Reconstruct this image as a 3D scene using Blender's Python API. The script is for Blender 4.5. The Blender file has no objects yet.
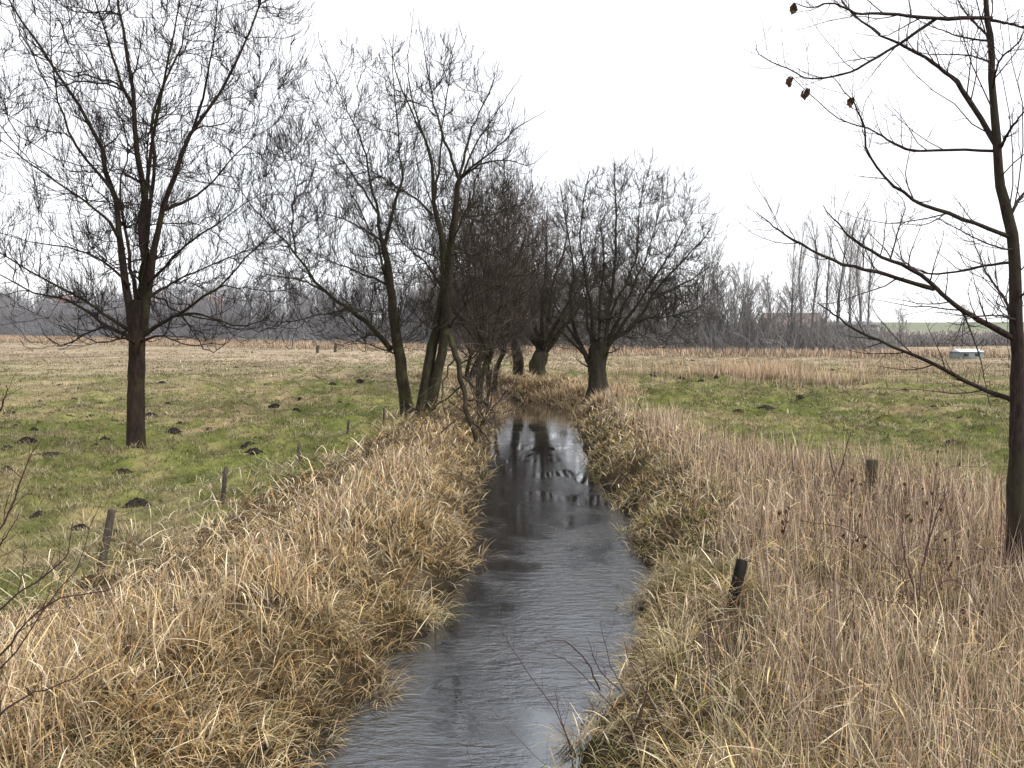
import bpy, math, random
import numpy as np
from mathutils import Vector
from mathutils.kdtree import KDTree

rng = np.random.default_rng(7)
random.seed(7)
scene = bpy.context.scene
COL = scene.collection
UP = np.array([0.0, 0.0, 1.0])

# ------------------------------------------------------------------ camera
CAM_H = 3.2
F = 1000.0
PITCH = math.atan(59 / F)
cp, sp = math.cos(PITCH), math.sin(PITCH)


def ray(x, y):
    u, v = (x - 512) / F, (384 - y) / F
    return np.array([u, cp + v * sp, -sp + v * cp])


def at(x, y, Y):
    """point of the place seen at a picture position, at distance Y"""
    d = ray(x, y)
    return np.array([0, 0, CAM_H]) + d * (Y / d[1])


def on(x, y, z=0.0):
    d = ray(x, y)
    return np.array([0, 0, CAM_H]) + d * ((z - CAM_H) / d[2])


def smooth(a, b, x):
    t = np.clip((x - a) / (b - a), 0, 1)
    return t * t * (3 - 2 * t)


# ------------------------------------------------------------------ noise
def _hash(ix, iy, s):
    h = (ix.astype(np.int64) * 374761393 + iy.astype(np.int64) * 668265263 + s * 974711) & 0xFFFFFFFF
    h = ((h ^ (h >> 13)) * 1274126177) & 0xFFFFFFFF
    return ((h ^ (h >> 16)) & 0xFFFFFF) / float(0xFFFFFF)


def vnoise(x, y, s=0):
    x = np.asarray(x, float); y = np.asarray(y, float)
    ix, iy = np.floor(x), np.floor(y)
    fx, fy = x - ix, y - iy
    fx = fx * fx * (3 - 2 * fx); fy = fy * fy * (3 - 2 * fy)
    a = _hash(ix, iy, s); b = _hash(ix + 1, iy, s); c = _hash(ix, iy + 1, s); d = _hash(ix + 1, iy + 1, s)
    return (a * (1 - fx) + b * fx) * (1 - fy) + (c * (1 - fx) + d * fx) * fy


def fbm(x, y, s=0, o=4):
    r = 0; amp = 1; tot = 0
    for i in range(o):
        r = r + amp * vnoise(x * 2 ** i + 13.7 * i, y * 2 ** i - 7.1 * i, s + i)
        tot += amp; amp *= 0.5
    return r / tot


# ------------------------------------------------------------------ stream
WZ = -0.95
edges = [(768, 308, 572), (730, 345, 575), (700, 378, 592), (660, 396, 622), (620, 440, 640), (590, 462, 640),
         (550, 474, 628), (500, 482, 612), (460, 487, 584), (430, 496, 572), (412, 508, 575)]
cl = []; hw = []
for (py, xl, xr) in edges:
    a, b = on(xl, py, WZ), on(xr, py, WZ)
    cl.append(((a[0] + b[0]) / 2, a[1])); hw.append((b[0] - a[0]) / 2 + 0.12)
cl = [(-1.35, -12.0), (-1.15, 4.0)] + cl
hw = [1.5, 1.45] + hw
cl += [(1.15, 50.5), (0.1, 53.6), (-2.2, 56.0), (-6, 58), (-10, 59)]
hw += [1.4, 1.35, 1.35, 1.2, 0.5]
CLN = np.array(cl); HW = np.array(hw)


def stream(x, y):
    """signed side, distance to the centre line, half width there"""
    x = np.asarray(x, float); y = np.asarray(y, float)
    best = np.full(x.shape, 1e9); side = np.zeros(x.shape); w = np.full(x.shape, 1.3)
    for i in range(len(CLN) - 1):
        a, b = CLN[i], CLN[i + 1]
        ab = b - a; L2 = ab @ ab
        t = np.clip(((x - a[0]) * ab[0] + (y - a[1]) * ab[1]) / L2, 0, 1)
        dx = x - (a[0] + t * ab[0]); dy = y - (a[1] + t * ab[1])
        d = np.hypot(dx, dy)
        m = d < best
        best = np.where(m, d, best)
        side = np.where(m, np.sign(ab[1] * dx - ab[0] * dy), side)
        w = np.where(m, HW[i] + t * (HW[i + 1] - HW[i]), w)
    return side, best, w


def bankd(x, y):
    s, d, w = stream(x, y)
    e = d - w + 0.35 * (vnoise(x * 0.9, y * 0.9, 5) - 0.5) + 0.2 * (vnoise(x * 2.7, y * 2.7, 6) - 0.5)
    return s, e


def left_limit(y):      # outer edge of the tall grass on the left bank
    return np.interp(y, [0, 8, 12, 18, 22, 27, 31, 36, 60], [-9.0, -7.2, -4.8, -4.5, -4.0, -3.7, -3.4, -2.4, -1.4])


def right_limit(y):
    return np.interp(y, [0, 10, 14, 16, 18.5, 21, 25, 29, 35, 42, 60], [12, 12, 9.4, 8.0, 8.4, 7.0, 5.3, 4.8, 4.2, 3.9, 3.0])


def height(x, y):
    x = np.asarray(x, float); y = np.asarray(y, float)
    near = 1 - smooth(70, 160, np.hypot(x, y))
    tus = fbm(x * 1.1, y * 1.1, 11, 4)
    z = 0.16 * (fbm(x * 0.12, y * 0.12, 1, 3) - 0.5) + near * (0.85 * (np.maximum(tus, 0.5) - 0.5) + 0.05 * (vnoise(x * 5, y * 5, 3) - 0.5))
    s, e = bankd(x, y)
    k = smooth(-0.45, 1.9, e) ** 0.75
    bank = -1.45 + (1.45) * k
    clump = 0.16 * fbm(x * 2.2, y * 2.2, 21, 2) * smooth(-0.1, 0.4, e) * (1 - smooth(1.5, 3, e))
    lip = 0.24 * smooth(-0.16, 0.06, e) * (1 - smooth(0.6, 1.9, e))
    z = bank + z * smooth(0.3, 2.2, e) + clump + lip
    # ground climbs beyond the woods
    d = np.hypot(x, y)
    hl = smooth(290, 620, d) * (11 + 5 * np.sin(x * 0.011 + 0.6)) * smooth(60, -140, x)
    hr = smooth(230, 700, d) * (2.6 + 1.0 * np.sin(x * 0.02)) * smooth(-60, 60, x)
    return z + hl + hr + smooth(800, 2500, d) * 6


def hz(x, y):
    return float(height(np.array([x]), np.array([y]))[0])


# ------------------------------------------------------------------ mesh from arrays
def mesh_np(name, V, Q, col=None, smooth_=False):
    V = np.ascontiguousarray(V, dtype=np.float32).reshape(-1, 3)
    Q = np.ascontiguousarray(Q, dtype=np.int32)
    k = Q.shape[1]
    me = bpy.data.meshes.new(name)
    me.vertices.add(len(V)); me.vertices.foreach_set('co', V.ravel())
    me.loops.add(Q.size); me.loops.foreach_set('vertex_index', Q.ravel())
    me.polygons.add(len(Q)); me.polygons.foreach_set('loop_start', np.arange(0, Q.size, k, dtype=np.int32))
    if smooth_:
        me.polygons.foreach_set('use_smooth', np.ones(len(Q), dtype=bool))
    if col is not None:
        a = me.attributes.new('Col', 'FLOAT_COLOR', 'POINT')
        c = np.ones((len(V), 4), dtype=np.float32); c[:, :3] = col
        a.data.foreach_set('color', c.ravel())
    me.update(calc_edges=True)
    return me


def link(name, me, mat, parent=None):
    o = bpy.data.objects.new(name, me); COL.objects.link(o)
    if me is not None and mat is not None and len(me.materials) == 0:
        me.materials.append(mat)
    if parent is not None:
        o.parent = parent
    return o


def tag(o, label=None, cat=None, group=None, kind=None):
    if label: o['label'] = label
    if cat: o['category'] = cat
    if group: o['group'] = group
    if kind: o['kind'] = kind
    return o


def empty(name, loc, label, cat, group=None):
    o = bpy.data.objects.new(name, None); COL.objects.link(o); o.location = loc
    o.empty_display_size = 0.2
    return tag(o, label, cat, group)


def unit(v):
    return v / np.maximum(np.linalg.norm(v, axis=-1, keepdims=True), 1e-9)


def tubes(P, R, sides=3, lump=0.0):
    """P (N,K,3) R (N,K) -> verts, quads"""
    N, K, _ = P.shape
    T = unit(np.gradient(P, axis=1))
    ref = unit(np.cross(T.mean(axis=1), rng.normal(size=(N, 3))))[:, None, :]
    A = unit(ref - T * (ref * T).sum(-1, keepdims=True)); B = np.cross(T, A)
    th = np.arange(sides) * 2 * np.pi / sides
    c, s = np.cos(th), np.sin(th)
    Rr = R[:, :, None, None]
    if lump:
        Rr = Rr * (1 + lump * rng.normal(size=(N, K, sides, 1)))
    V = P[:, :, None, :] + Rr * (A[:, :, None, :] * c[None, None, :, None] + B[:, :, None, :] * s[None, None, :, None])
    base = (np.arange(N)[:, None, None] * K + np.arange(K - 1)[None, :, None]) * sides
    j = np.arange(sides)[None, None, :]; j2 = (j + 1) % sides
    Q = np.stack([base + j, base + j2, base + sides + j2, base + sides + j], -1).reshape(-1, 4)
    return V.reshape(-1, 3), Q


def join(parts):
    Vs, Qs, n = [], [], 0
    for V, Q in parts:
        Vs.append(V); Qs.append(Q + n); n += len(V)
    return np.concatenate(Vs), np.concatenate(Qs)


def spline(pts, k):
    pts = np.asarray(pts, float); n = len(pts)
    if n < 3:
        t = np.linspace(0, 1, k)[:, None]; return pts[0] * (1 - t) + pts[-1] * t
    e = np.vstack([2 * pts[0] - pts[1], pts, 2 * pts[-1] - pts[-2]])
    out = []
    for u in np.linspace(0, n - 1 - 1e-6, k):
        i = int(u); t = u - i; p0, p1, p2, p3 = e[i:i + 4]
        out.append(0.5 * ((2 * p1) + (p2 - p0) * t + (2 * p0 - 5 * p1 + 4 * p2 - p3) * t * t + (3 * p1 - p0 - 3 * p2 + p3) * t ** 3))
    return np.array(out)


def env_dist(p, d, env):
    c, r = np.array(env[0]), np.array(env[1])
    q = (p - c) / r; e = d / r
    A = (e * e).sum(-1); B = 2 * (q * e).sum(-1); C = (q * q).sum(-1) - 1
    D = np.maximum(B * B - 4 * A * C, 0)
    t = (-B + np.sqrt(D)) / (2 * A)
    return np.maximum(t, 0.0)


def grow(P, R, n, lf, ang, K=5, up=0.3, wig=0.12, t0=0.25, t1=0.98, rs=0.6, rtip=0.004, env=None, rmax=9, lmin=0.15, absl=None, g=None, rad=0.0, fill=(.72, 1.08)):
    """children branches of every branch in P"""
    N, Kp, _ = P.shape
    g = g or rng
    idx = np.repeat(np.arange(N), n)
    M = len(idx)
    t = t0 + (t1 - t0) * ((np.tile(np.arange(n), N) + g.random(M)) / n)
    u = t * (Kp - 1); i = np.minimum(u.astype(int), Kp - 2); f = (u - i)[:, None]
    pos = P[idx, i] * (1 - f) + P[idx, i + 1] * f
    tan = unit(P[idx, i + 1] - P[idx, i])
    prad = R[idx, i] * (1 - f[:, 0]) + R[idx, i + 1] * f[:, 0]
    plen = np.linalg.norm(np.diff(P, axis=1), axis=2).sum(1)[idx]
    perp = g.normal(size=(M, 3)); perp = unit(perp - tan * (perp * tan).sum(-1, keepdims=True))
    a = np.radians(g.uniform(ang[0], ang[1], M))[:, None]
    d = unit(tan * np.cos(a) + perp * np.sin(a) + UP * up * 0.3)
    L = plen * g.uniform(lf[0], lf[1], M) * (1.05 - 0.62 * t)
    if absl is not None:
        L = np.minimum(L, g.uniform(absl[0], absl[1], M))
    if env is not None:
        L = np.minimum(L, env_dist(pos, unit(d + UP * up * 0.5), env) * g.uniform(fill[0], fill[1], M))
    keep = L > lmin
    pos, d, L, prad = pos[keep], d[keep], L[keep], prad[keep]
    M = len(L)
    C = np.zeros((M, K, 3)); C[:, 0] = pos
    st = (L / (K - 1))[:, None]
    for k in range(1, K):
        push = 0
        if rad and env is not None:
            e3 = np.array([1, 1, .8]); push = unit((C[:, k - 1] - (np.array(env[0]) - UP * env[1][2] * .75)) * e3) * rad / (K - 1)
        d = unit(d + UP * up / (K - 1) + push + g.normal(size=(M, 3)) * wig)
        C[:, k] = C[:, k - 1] + d * st
    r0 = np.minimum(np.minimum(prad * rs, rmax), 0.028 * L + rtip)
    s = np.linspace(0, 1, K)[None, :]
    RR = r0[:, None] * (1 - s) + rtip * s * 0.8
    return C, np.maximum(RR, rtip * 0.5)


# ------------------------------------------------------------------ materials
def new_mat(name):
    m = bpy.data.materials.new(name); m.use_nodes = True
    nt = m.node_tree; b = nt.nodes['Principled BSDF']
    return m, nt, b


def ramp(nt, fac, stops):
    r = nt.nodes.new('ShaderNodeValToRGB')
    els = r.color_ramp.elements
    els[0].position, els[0].color = stops[0][0], (*stops[0][1], 1)
    els[1].position, els[1].color = stops[-1][0], (*stops[-1][1], 1)
    for p, c in stops[1:-1]:
        e = els.new(p); e.color = (*c, 1)
    nt.links.new(fac, r.inputs[0]); return r.outputs[0]


def noise(nt, vec, scale, detail=4, rough=0.6, dist=0.0):
    n = nt.nodes.new('ShaderNodeTexNoise')
    n.inputs['Scale'].default_value = scale; n.inputs['Detail'].default_value = detail
    n.inputs['Roughness'].default_value = rough; n.inputs['Distortion'].default_value = dist
    nt.links.new(vec, n.inputs['Vector']); return n.outputs['Fac']


def coords(nt, scale=(1, 1, 1)):
    g = nt.nodes.new('ShaderNodeNewGeometry')
    mp = nt.nodes.new('ShaderNodeMapping'); mp.inputs['Scale'].default_value = scale
    nt.links.new(g.outputs['Position'], mp.inputs['Vector']); return mp.outputs['Vector']


def bump(nt, b, h, strength, dist):
    n = nt.nodes.new('ShaderNodeBump'); n.inputs['Strength'].default_value = strength; n.inputs['Distance'].default_value = dist
    nt.links.new(h, n.inputs['Height']); nt.links.new(n.outputs[0], b.inputs['Normal'])


def bark(name, dark, light, moss=None, scale=9, bdist=0.02):
    m, nt, b = new_mat(name)
    v = coords(nt, (1, 1, 0.25))
    n1 = noise(nt, v, scale, 6, 0.7)
    c = ramp(nt, n1, [(0.32, dark), (0.72, light)])
    if moss:
        n2 = noise(nt, coords(nt), 2.3, 3, 0.6)
        f = ramp(nt, n2, [(0.5, (0, 0, 0)), (0.64, (0.75, 0.75, 0.75))])
        mx = nt.nodes.new('ShaderNodeMix'); mx.data_type = 'RGBA'
        nt.links.new(f, mx.inputs['Factor']); nt.links.new(c, mx.inputs['A']); mx.inputs['B'].default_value = (*moss, 1)
        c = mx.outputs['Result']
    nt.links.new(c, b.inputs['Base Color']); b.inputs['Roughness'].default_value = 0.9
    b.inputs['Specular IOR Level'].default_value = 0.15
    bump(nt, b, n1, 0.7, bdist)
    return m


def plain(name, col, var=0.25, scale=3, rough=0.8):
    m, nt, b = new_mat(name)
    n = noise(nt, coords(nt), scale, 4, 0.6)
    c = ramp(nt, n, [(0.3, tuple(x * (1 - var) for x in col)), (0.7, tuple(x * (1 + var) for x in col))])
    nt.links.new(c, b.inputs['Base Color']); b.inputs['Roughness'].default_value = rough
    b.inputs['Specular IOR Level'].default_value = 0.2
    return m


M_bark_l = bark('bark_left_tree', (0.010, 0.009, 0.008), (0.055, 0.034, 0.027), (0.040, 0.046, 0.017), 12, 0.04)
M_bark_w = bark('bark_willow', (0.014, 0.012, 0.009), (0.062, 0.050, 0.034), (0.050, 0.055, 0.020), 7)
M_bark_p = bark('bark_pollard', (0.016, 0.014, 0.012), (0.07, 0.06, 0.045), (0.045, 0.045, 0.022), 6)
M_bark_r = bark('bark_right_tree', (0.010, 0.008, 0.008), (0.058, 0.040, 0.035), (0.034, 0.032, 0.018), 22, 0.02)
M_twig_l = plain('twigs_left_tree', (0.020, 0.014, 0.014))
M_twig_w = plain('twigs_willow', (0.026, 0.021, 0.016))
M_twig_p = plain('twigs_pollard', (0.042, 0.035, 0.029))
M_twig_b = plain('twigs_reddish', (0.085, 0.066, 0.057))
M_twig_r = plain('twigs_right_tree', (0.040, 0.024, 0.024))
M_far_bark_haze = plain('far_bark_haze_tint', (0.15, 0.15, 0.158))  # far bark and twigs paled to grey: distance haze put into the colour
M_far_twig_haze = plain('far_twigs_haze_tint', (0.255, 0.245, 0.243))
M_farl_bark_haze = plain('far_left_bark_haze_tint', (0.18, 0.19, 0.22))  # left wood paler and bluer still, its haze is in the colour too
M_farl_twig_haze = plain('far_left_twigs_haze_tint', (0.29, 0.29, 0.31))
M_soil = plain('molehill_soil', (0.022, 0.017, 0.013), 0.5, 30, 0.95)
M_wood = bark('weathered_post', (0.02, 0.017, 0.014), (0.12, 0.10, 0.08), None, 14)
M_char = bark('blackened_post', (0.006, 0.005, 0.005), (0.03, 0.026, 0.023), None, 14)
M_wire = plain('rusty_wire', (0.11, 0.09, 0.08))
M_leaf = plain('dead_leaf', (0.07, 0.035, 0.02), 0.4, 40)
M_bramble = plain('bramble_stems', (0.06, 0.032, 0.03))


def blade_mat(name, trans=0.25):
    m, nt, b = new_mat(name)
    a = nt.nodes.new('ShaderNodeAttribute'); a.attribute_name = 'Col'
    nt.links.new(a.outputs['Color'], b.inputs['Base Color'])
    b.inputs['Roughness'].default_value = 0.55; b.inputs['Specular IOR Level'].default_value = 0.3
    t = nt.nodes.new('ShaderNodeBsdfTranslucent'); nt.links.new(a.outputs['Color'], t.inputs['Color'])
    mx = nt.nodes.new('ShaderNodeMixShader'); mx.inputs[0].default_value = trans
    nt.links.new(b.outputs[0], mx.inputs[1]); nt.links.new(t.outputs[0], mx.inputs[2])
    nt.links.new(mx.outputs[0], nt.nodes['Material Output'].inputs['Surface'])
    return m


M_blade = blade_mat('dry_grass_blades')

# ------------------------------------------------------------------ ground colour
GREEN = np.array([0.165, 0.182, 0.052]); GREEN2 = np.array([0.085, 0.108, 0.032])
TAN = np.array([0.33, 0.26, 0.145]); FARTAN = np.array([0.37, 0.295, 0.215]); MUD = np.array([0.030, 0.024, 0.016])


def meadow_col(x, y):
    d = np.hypot(x, y)
    n = fbm(x * 0.35, y * 0.22, 31, 4); n2 = fbm(x * 1.6, y * 0.9, 37, 3)
    # how green: strong near, straw far away
    g = np.interp(d, [10, 20, 28, 38, 50, 70, 110], [0.80, 0.88, 0.86, 0.78, 0.68, 0.50, 0.12])
    f = smooth(0.30, 0.76, 0.5 * n + 0.5 * n2 + (g - 0.5) * 0.42)[:, None]
    gr = GREEN * (1 - n2[:, None] * 0.5) + GREEN2 * n2[:, None] * 0.5
    tn = TAN + (FARTAN - TAN) * smooth(30, 90, d)[:, None]
    c = tn * (1 - f) + gr * f
    c = c * (0.45 + 1.0 * fbm(x * 2.2, y * 1.1, 41, 4))[:, None] * (0.8 + .4 * fbm(x * .06, y * .03, 43, 3))[:, None]
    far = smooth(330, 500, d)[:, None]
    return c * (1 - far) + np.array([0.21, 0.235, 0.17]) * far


# ------------------------------------------------------------------ ground sheet
def axis_(segs):
    out = [segs[0][0]]
    for a, b, n in segs:
        out += list(np.linspace(a, b, n + 1)[1:])
    return np.array(out)


geo = list(np.geomspace(16, 4000, 70))
xs = np.array([-g for g in geo[::-1]] + list(np.linspace(-16, 16, 260))[1:-1] + geo)
ys = np.concatenate([[-4000, -900, -200, -60, -25], np.linspace(-12, 3, 20), np.linspace(3, 60, 420)[1:], np.geomspace(60, 4500, 150)[1:]])
X, Y = np.meshgrid(xs, ys)
x, y = X.ravel(), Y.ravel()
z = height(x, y)
c = meadow_col(x, y)
s_, e_ = bankd(x, y)
inb = np.where(s_ < 0, x > left_limit(y) - 0.2, x < right_limit(y)) & (y < 60)
lit = np.array([0.085, 0.062, 0.034]) * (0.6 + 0.8 * fbm(x * 3, y * 3, 51, 2))[:, None]
c = np.where(inb[:, None], lit, c)
mud = (1 - smooth(-0.1, 0.5, e_))[:, None]
c = c * (1 - mud) + MUD * mud
nx, ny = len(xs), len(ys)
i = (np.arange(ny - 1)[:, None] * nx + np.arange(nx - 1)[None, :]).ravel()
Q = np.stack([i, i + 1, i + nx + 1, i + nx], -1)
me = mesh_np('ground', np.stack([x, y, z], -1), Q, c, True)
m, nt, b = new_mat('meadow_ground')
a = nt.nodes.new('ShaderNodeAttribute'); a.attribute_name = 'Col'
v = coords(nt)
n1 = noise(nt, v, 3.5, 8, 0.75)
f1 = ramp(nt, n1, [(0.3, (0.45, 0.45, 0.42)), (0.5, (0.95, 0.95, 0.95)), (0.72, (1.5, 1.42, 1.3))])
mx = nt.nodes.new('ShaderNodeMix'); mx.data_type = 'RGBA'; mx.blend_type = 'MULTIPLY'; mx.inputs['Factor'].default_value = 1
nt.links.new(a.outputs['Color'], mx.inputs['A']); nt.links.new(f1, mx.inputs['B'])
nt.links.new(mx.outputs['Result'], b.inputs['Base Color']); b.inputs['Roughness'].default_value = 0.95
b.inputs['Specular IOR Level'].default_value = 0.1
bump(nt, b, noise(nt, v, 9, 6, 0.8), 0.9, 0.08)
tag(link('ground', me, m), kind='structure')

# ------------------------------------------------------------------ water
seg = np.concatenate([[0], np.cumsum(np.hypot(*np.diff(CLN, axis=0).T))]); uu = np.linspace(0, seg[-1], 160)
pts = np.stack([np.interp(uu, seg, CLN[:, 0]), np.interp(uu, seg, CLN[:, 1]), uu * 0 + WZ], -1)
for _ in range(6):
    pts[1:-1] = (pts[:-2] + 2 * pts[1:-1] + pts[2:]) / 4
T = unit(np.gradient(pts, axis=0)); Nn = np.stack([T[:, 1], -T[:, 0], T[:, 2] * 0], -1)
wv = np.stack([pts + Nn * o for o in (-2.3, -1.2, 0, 1.2, 2.3)], 1).reshape(-1, 3); wv[:, 2] = WZ
wq = np.array([[k * 5 + j, k * 5 + j + 1, (k + 1) * 5 + j + 1, (k + 1) * 5 + j] for k in range(159) for j in range(4)])
m, nt, b = new_mat('stream_water')
b.inputs['Base Color'].default_value = (0.020, 0.019, 0.017, 1)
b.inputs['Roughness'].default_value = 0.0; b.inputs['IOR'].default_value = 2.0
b.inputs['Specular IOR Level'].default_value = 0.85
b.inputs['Specular Tint'].default_value = (0.84, 0.91, 1.0, 1)
w1 = noise(nt, coords(nt, (1.0, 2.0, 1)), 3.2, 3, 0.55, 0.5)
w2 = noise(nt, coords(nt, (1.0, 2.6, 1)), 11.0, 3, 0.6, 0.3)
w3 = noise(nt, coords(nt, (1.0, 0.7, 1)), 0.75, 3, 0.5, 0.8)
# ripples strong in riffles, weak in the calm reach far away
sepn = nt.nodes.new('ShaderNodeSeparateXYZ'); gg = nt.nodes.new('ShaderNodeNewGeometry')
nt.links.new(gg.outputs['Position'], sepn.inputs[0])
mr = nt.nodes.new('ShaderNodeMapRange'); mr.inputs['From Min'].default_value = 14; mr.inputs['From Max'].default_value = 27
mr.inputs['To Min'].default_value = 1.0; mr.inputs['To Max'].default_value = 0.10
nt.links.new(sepn.outputs['Y'], mr.inputs['Value'])
r3 = ramp(nt, w3, [(0.40, (0.10, 0.10, 0.10)), (0.60, (1, 1, 1))])


def mth(op, a, b_):
    n = nt.nodes.new('ShaderNodeMath'); n.operation = op
    for k, q in enumerate((a, b_)):
        if isinstance(q, (int, float)): n.inputs[k].default_value = q
        else: nt.links.new(q, n.inputs[k])
    return n.outputs[0]


h = mth('ADD', mth('MULTIPLY', w1, 1.0), mth('MULTIPLY', w2, 0.38))
h = mth('MULTIPLY', mth('SUBTRACT', h, 0.69), mth('MULTIPLY', mr.outputs[0], r3))
bump(nt, b, h, 1.0, 0.024)
tag(link('stream_water', mesh_np('stream_water', wv, wq, None, True), m), kind='structure')


# ------------------------------------------------------------------ grass blades
def blades(base, L, az, th0, bend, w, col, K=5, tipdark=0.0, droop=None):
    """curved tapering blades; base (N,3)"""
    N = len(base)
    hd = np.stack([np.cos(az), np.sin(az), np.zeros(N)], -1)
    wa = az + np.pi / 2 + rng.normal(0, 0.5, N)
    wd = np.stack([np.cos(wa), np.sin(wa), np.zeros(N)], -1)
    P = np.zeros((N, K, 3)); P[:, 0] = base
    for k in range(1, K):
        th = th0 + bend * ((k - 0.5) / (K - 1)) ** 1.3
        P[:, k] = P[:, k - 1] + (hd * np.sin(th)[:, None] + UP * np.cos(th)[:, None]) * (L / (K - 1))[:, None]
    s = np.linspace(0, 1, K)
    W = w[:, None] * np.minimum(1, 1.25 * (1 - s[None, :]) + 0.08) * 0.5
    A = P - wd[:, None, :] * W[:, :, None]; B = P + wd[:, None, :] * W[:, :, None]
    V = np.stack([A, B], 2).reshape(-1, 3)
    bi = (np.arange(N)[:, None] * K + np.arange(K - 1)[None, :]) * 2
    Q = np.stack([bi, bi + 1, bi + 3, bi + 2], -1).reshape(-1, 4)
    root_shade = (0.14 + 1.05 * s ** 0.7)[None, :, None]  # shade deep in the grass painted as darker blade roots
    C = np.repeat((col[:, None, :] * root_shade)[:, :, None, :], 2, axis=2).reshape(-1, 3)
    return V, Q, C


def stuff(name, parts, label, cat, mat=M_blade):
    n = 0; Vs = []; Qs = []; Cs = []
    for V, Q, C in parts:
        Vs.append(V); Qs.append(Q + n); Cs.append(C); n += len(V)
    me = mesh_np(name, np.concatenate(Vs), np.concatenate(Qs), np.concatenate(Cs), False)
    return tag(link(name, me, mat), label, cat, kind='stuff')


STRAW = np.array([0.64, 0.475, 0.24]); PALE = np.array([0.80, 0.68, 0.47]); OCHRE = np.array([0.47, 0.29, 0.12])
PINK = np.array([0.54, 0.38, 0.27]); GRBL = np.array([0.17, 0.20, 0.05]); BROWN = np.array([0.17, 0.11, 0.062])


PX, PY = on(728, 628, -.25)[:2]


def clear_(x, y, h=1.0):
    t = (y - (PY - 2.2)) / 2.2
    m = (np.abs(x - PX * y / PY) < .34) & (t > 0) & (t < 1.05)
    return np.where(m, .22, 1.0)


def palette(n, cols, wts):
    k = rng.choice(len(cols), n, p=np.array(wts) / sum(wts))
    c = np.array(cols)[k]
    return c * np.clip(np.exp(rng.normal(0, 0.45, (n, 1))), 0.28, 1.9)


def clumps(cx, cy, nb, rad, Lr, th, bd, w, cols, wts, lean=None, K=5, hs=None):
    """tufts of blades that spread from their middle"""
    N = len(cx)
    idx = np.repeat(np.arange(N), nb); M = len(idx)
    a = rng.uniform(0, 2 * np.pi, M); r = rad * np.sqrt(rng.random(M))
    bx, by = cx[idx] + np.cos(a) * r, cy[idx] + np.sin(a) * r
    hx, hy = np.cos(a) + rng.normal(0, .9, M), np.sin(a) + rng.normal(0, .9, M)
    if lean is not None:
        hx = hx + lean[0][idx]; hy = hy + lean[1][idx]
    az = np.arctan2(hy, hx)
    cs = (rng.uniform(0.55, 1.2, N) * (0.75 + 0.5 * vnoise(cx * 1.1, cy * 1.1, 91)))[idx]
    L = rng.uniform(Lr[0], Lr[1], M) * cs * (hs[idx] if hs is not None else 1) * clear_(bx, by)
    col = palette(M, cols, wts)
    cc = (palette(N, cols, wts) * (0.55 + 0.9 * fbm(cx * .9, cy * .7, 93, 3))[:, None])[idx]
    col = (0.55 * col + 0.45 * cc)
    base = np.stack([bx, by, height(bx, by) - 0.03], -1)
    base[:, 2] = np.maximum(base[:, 2], WZ - 0.05)
    return blades(base, L, az, rng.uniform(th[0], th[1], M), rng.uniform(bd[0], bd[1], M), rng.uniform(w[0], w[1], M), col, K)


def scatter(n, x0, x1, y0, y1, dens=None):
    x = rng.uniform(x0, x1, n)
    y = y0 * (y1 / y0) ** rng.random(n)
    x = x
    k = np.ones(n, bool) if dens is None else rng.random(n) < dens(x, y)
    return x[k], y[k]


# --- left bank
def dl(x, y):
    s, e = bankd(x, y)
    ll = left_limit(y)
    return ((s < 0) & (e > -0.12)) * smooth(ll - 1.0, ll + 0.5, x) * (np.abs(x) < 0.56 * y + 2.2)


parts = []
# lodged arching grass near the water and on the slope
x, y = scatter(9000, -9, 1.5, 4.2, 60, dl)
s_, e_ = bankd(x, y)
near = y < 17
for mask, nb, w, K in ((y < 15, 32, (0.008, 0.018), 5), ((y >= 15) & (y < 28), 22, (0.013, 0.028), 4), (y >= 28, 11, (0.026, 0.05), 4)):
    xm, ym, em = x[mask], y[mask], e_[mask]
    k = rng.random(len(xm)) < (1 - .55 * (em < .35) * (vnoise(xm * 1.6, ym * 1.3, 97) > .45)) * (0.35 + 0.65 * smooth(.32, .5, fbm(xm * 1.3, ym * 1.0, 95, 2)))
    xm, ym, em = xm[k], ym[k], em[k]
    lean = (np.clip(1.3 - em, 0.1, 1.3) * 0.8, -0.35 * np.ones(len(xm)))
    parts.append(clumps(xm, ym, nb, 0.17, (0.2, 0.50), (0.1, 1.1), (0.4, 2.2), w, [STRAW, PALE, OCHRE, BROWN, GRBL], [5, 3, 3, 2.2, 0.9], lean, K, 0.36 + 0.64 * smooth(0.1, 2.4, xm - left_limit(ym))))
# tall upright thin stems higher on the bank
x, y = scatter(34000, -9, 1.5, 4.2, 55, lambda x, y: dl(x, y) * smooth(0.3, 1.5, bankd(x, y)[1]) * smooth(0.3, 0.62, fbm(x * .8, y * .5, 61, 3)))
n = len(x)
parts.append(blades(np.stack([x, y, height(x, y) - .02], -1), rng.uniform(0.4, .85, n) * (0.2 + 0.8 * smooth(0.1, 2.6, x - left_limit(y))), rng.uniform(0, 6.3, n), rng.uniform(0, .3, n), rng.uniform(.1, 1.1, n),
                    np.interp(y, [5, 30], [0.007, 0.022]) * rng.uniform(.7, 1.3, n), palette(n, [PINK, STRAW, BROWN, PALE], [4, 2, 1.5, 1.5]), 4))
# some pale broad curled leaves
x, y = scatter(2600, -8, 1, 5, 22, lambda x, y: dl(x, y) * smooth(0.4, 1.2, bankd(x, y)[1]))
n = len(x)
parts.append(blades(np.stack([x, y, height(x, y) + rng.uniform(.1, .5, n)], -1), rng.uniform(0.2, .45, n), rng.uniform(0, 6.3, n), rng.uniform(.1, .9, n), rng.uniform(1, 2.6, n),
                    rng.uniform(.009, .018, n), palette(n, [PALE * 1.15], [1]), 6))
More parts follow.
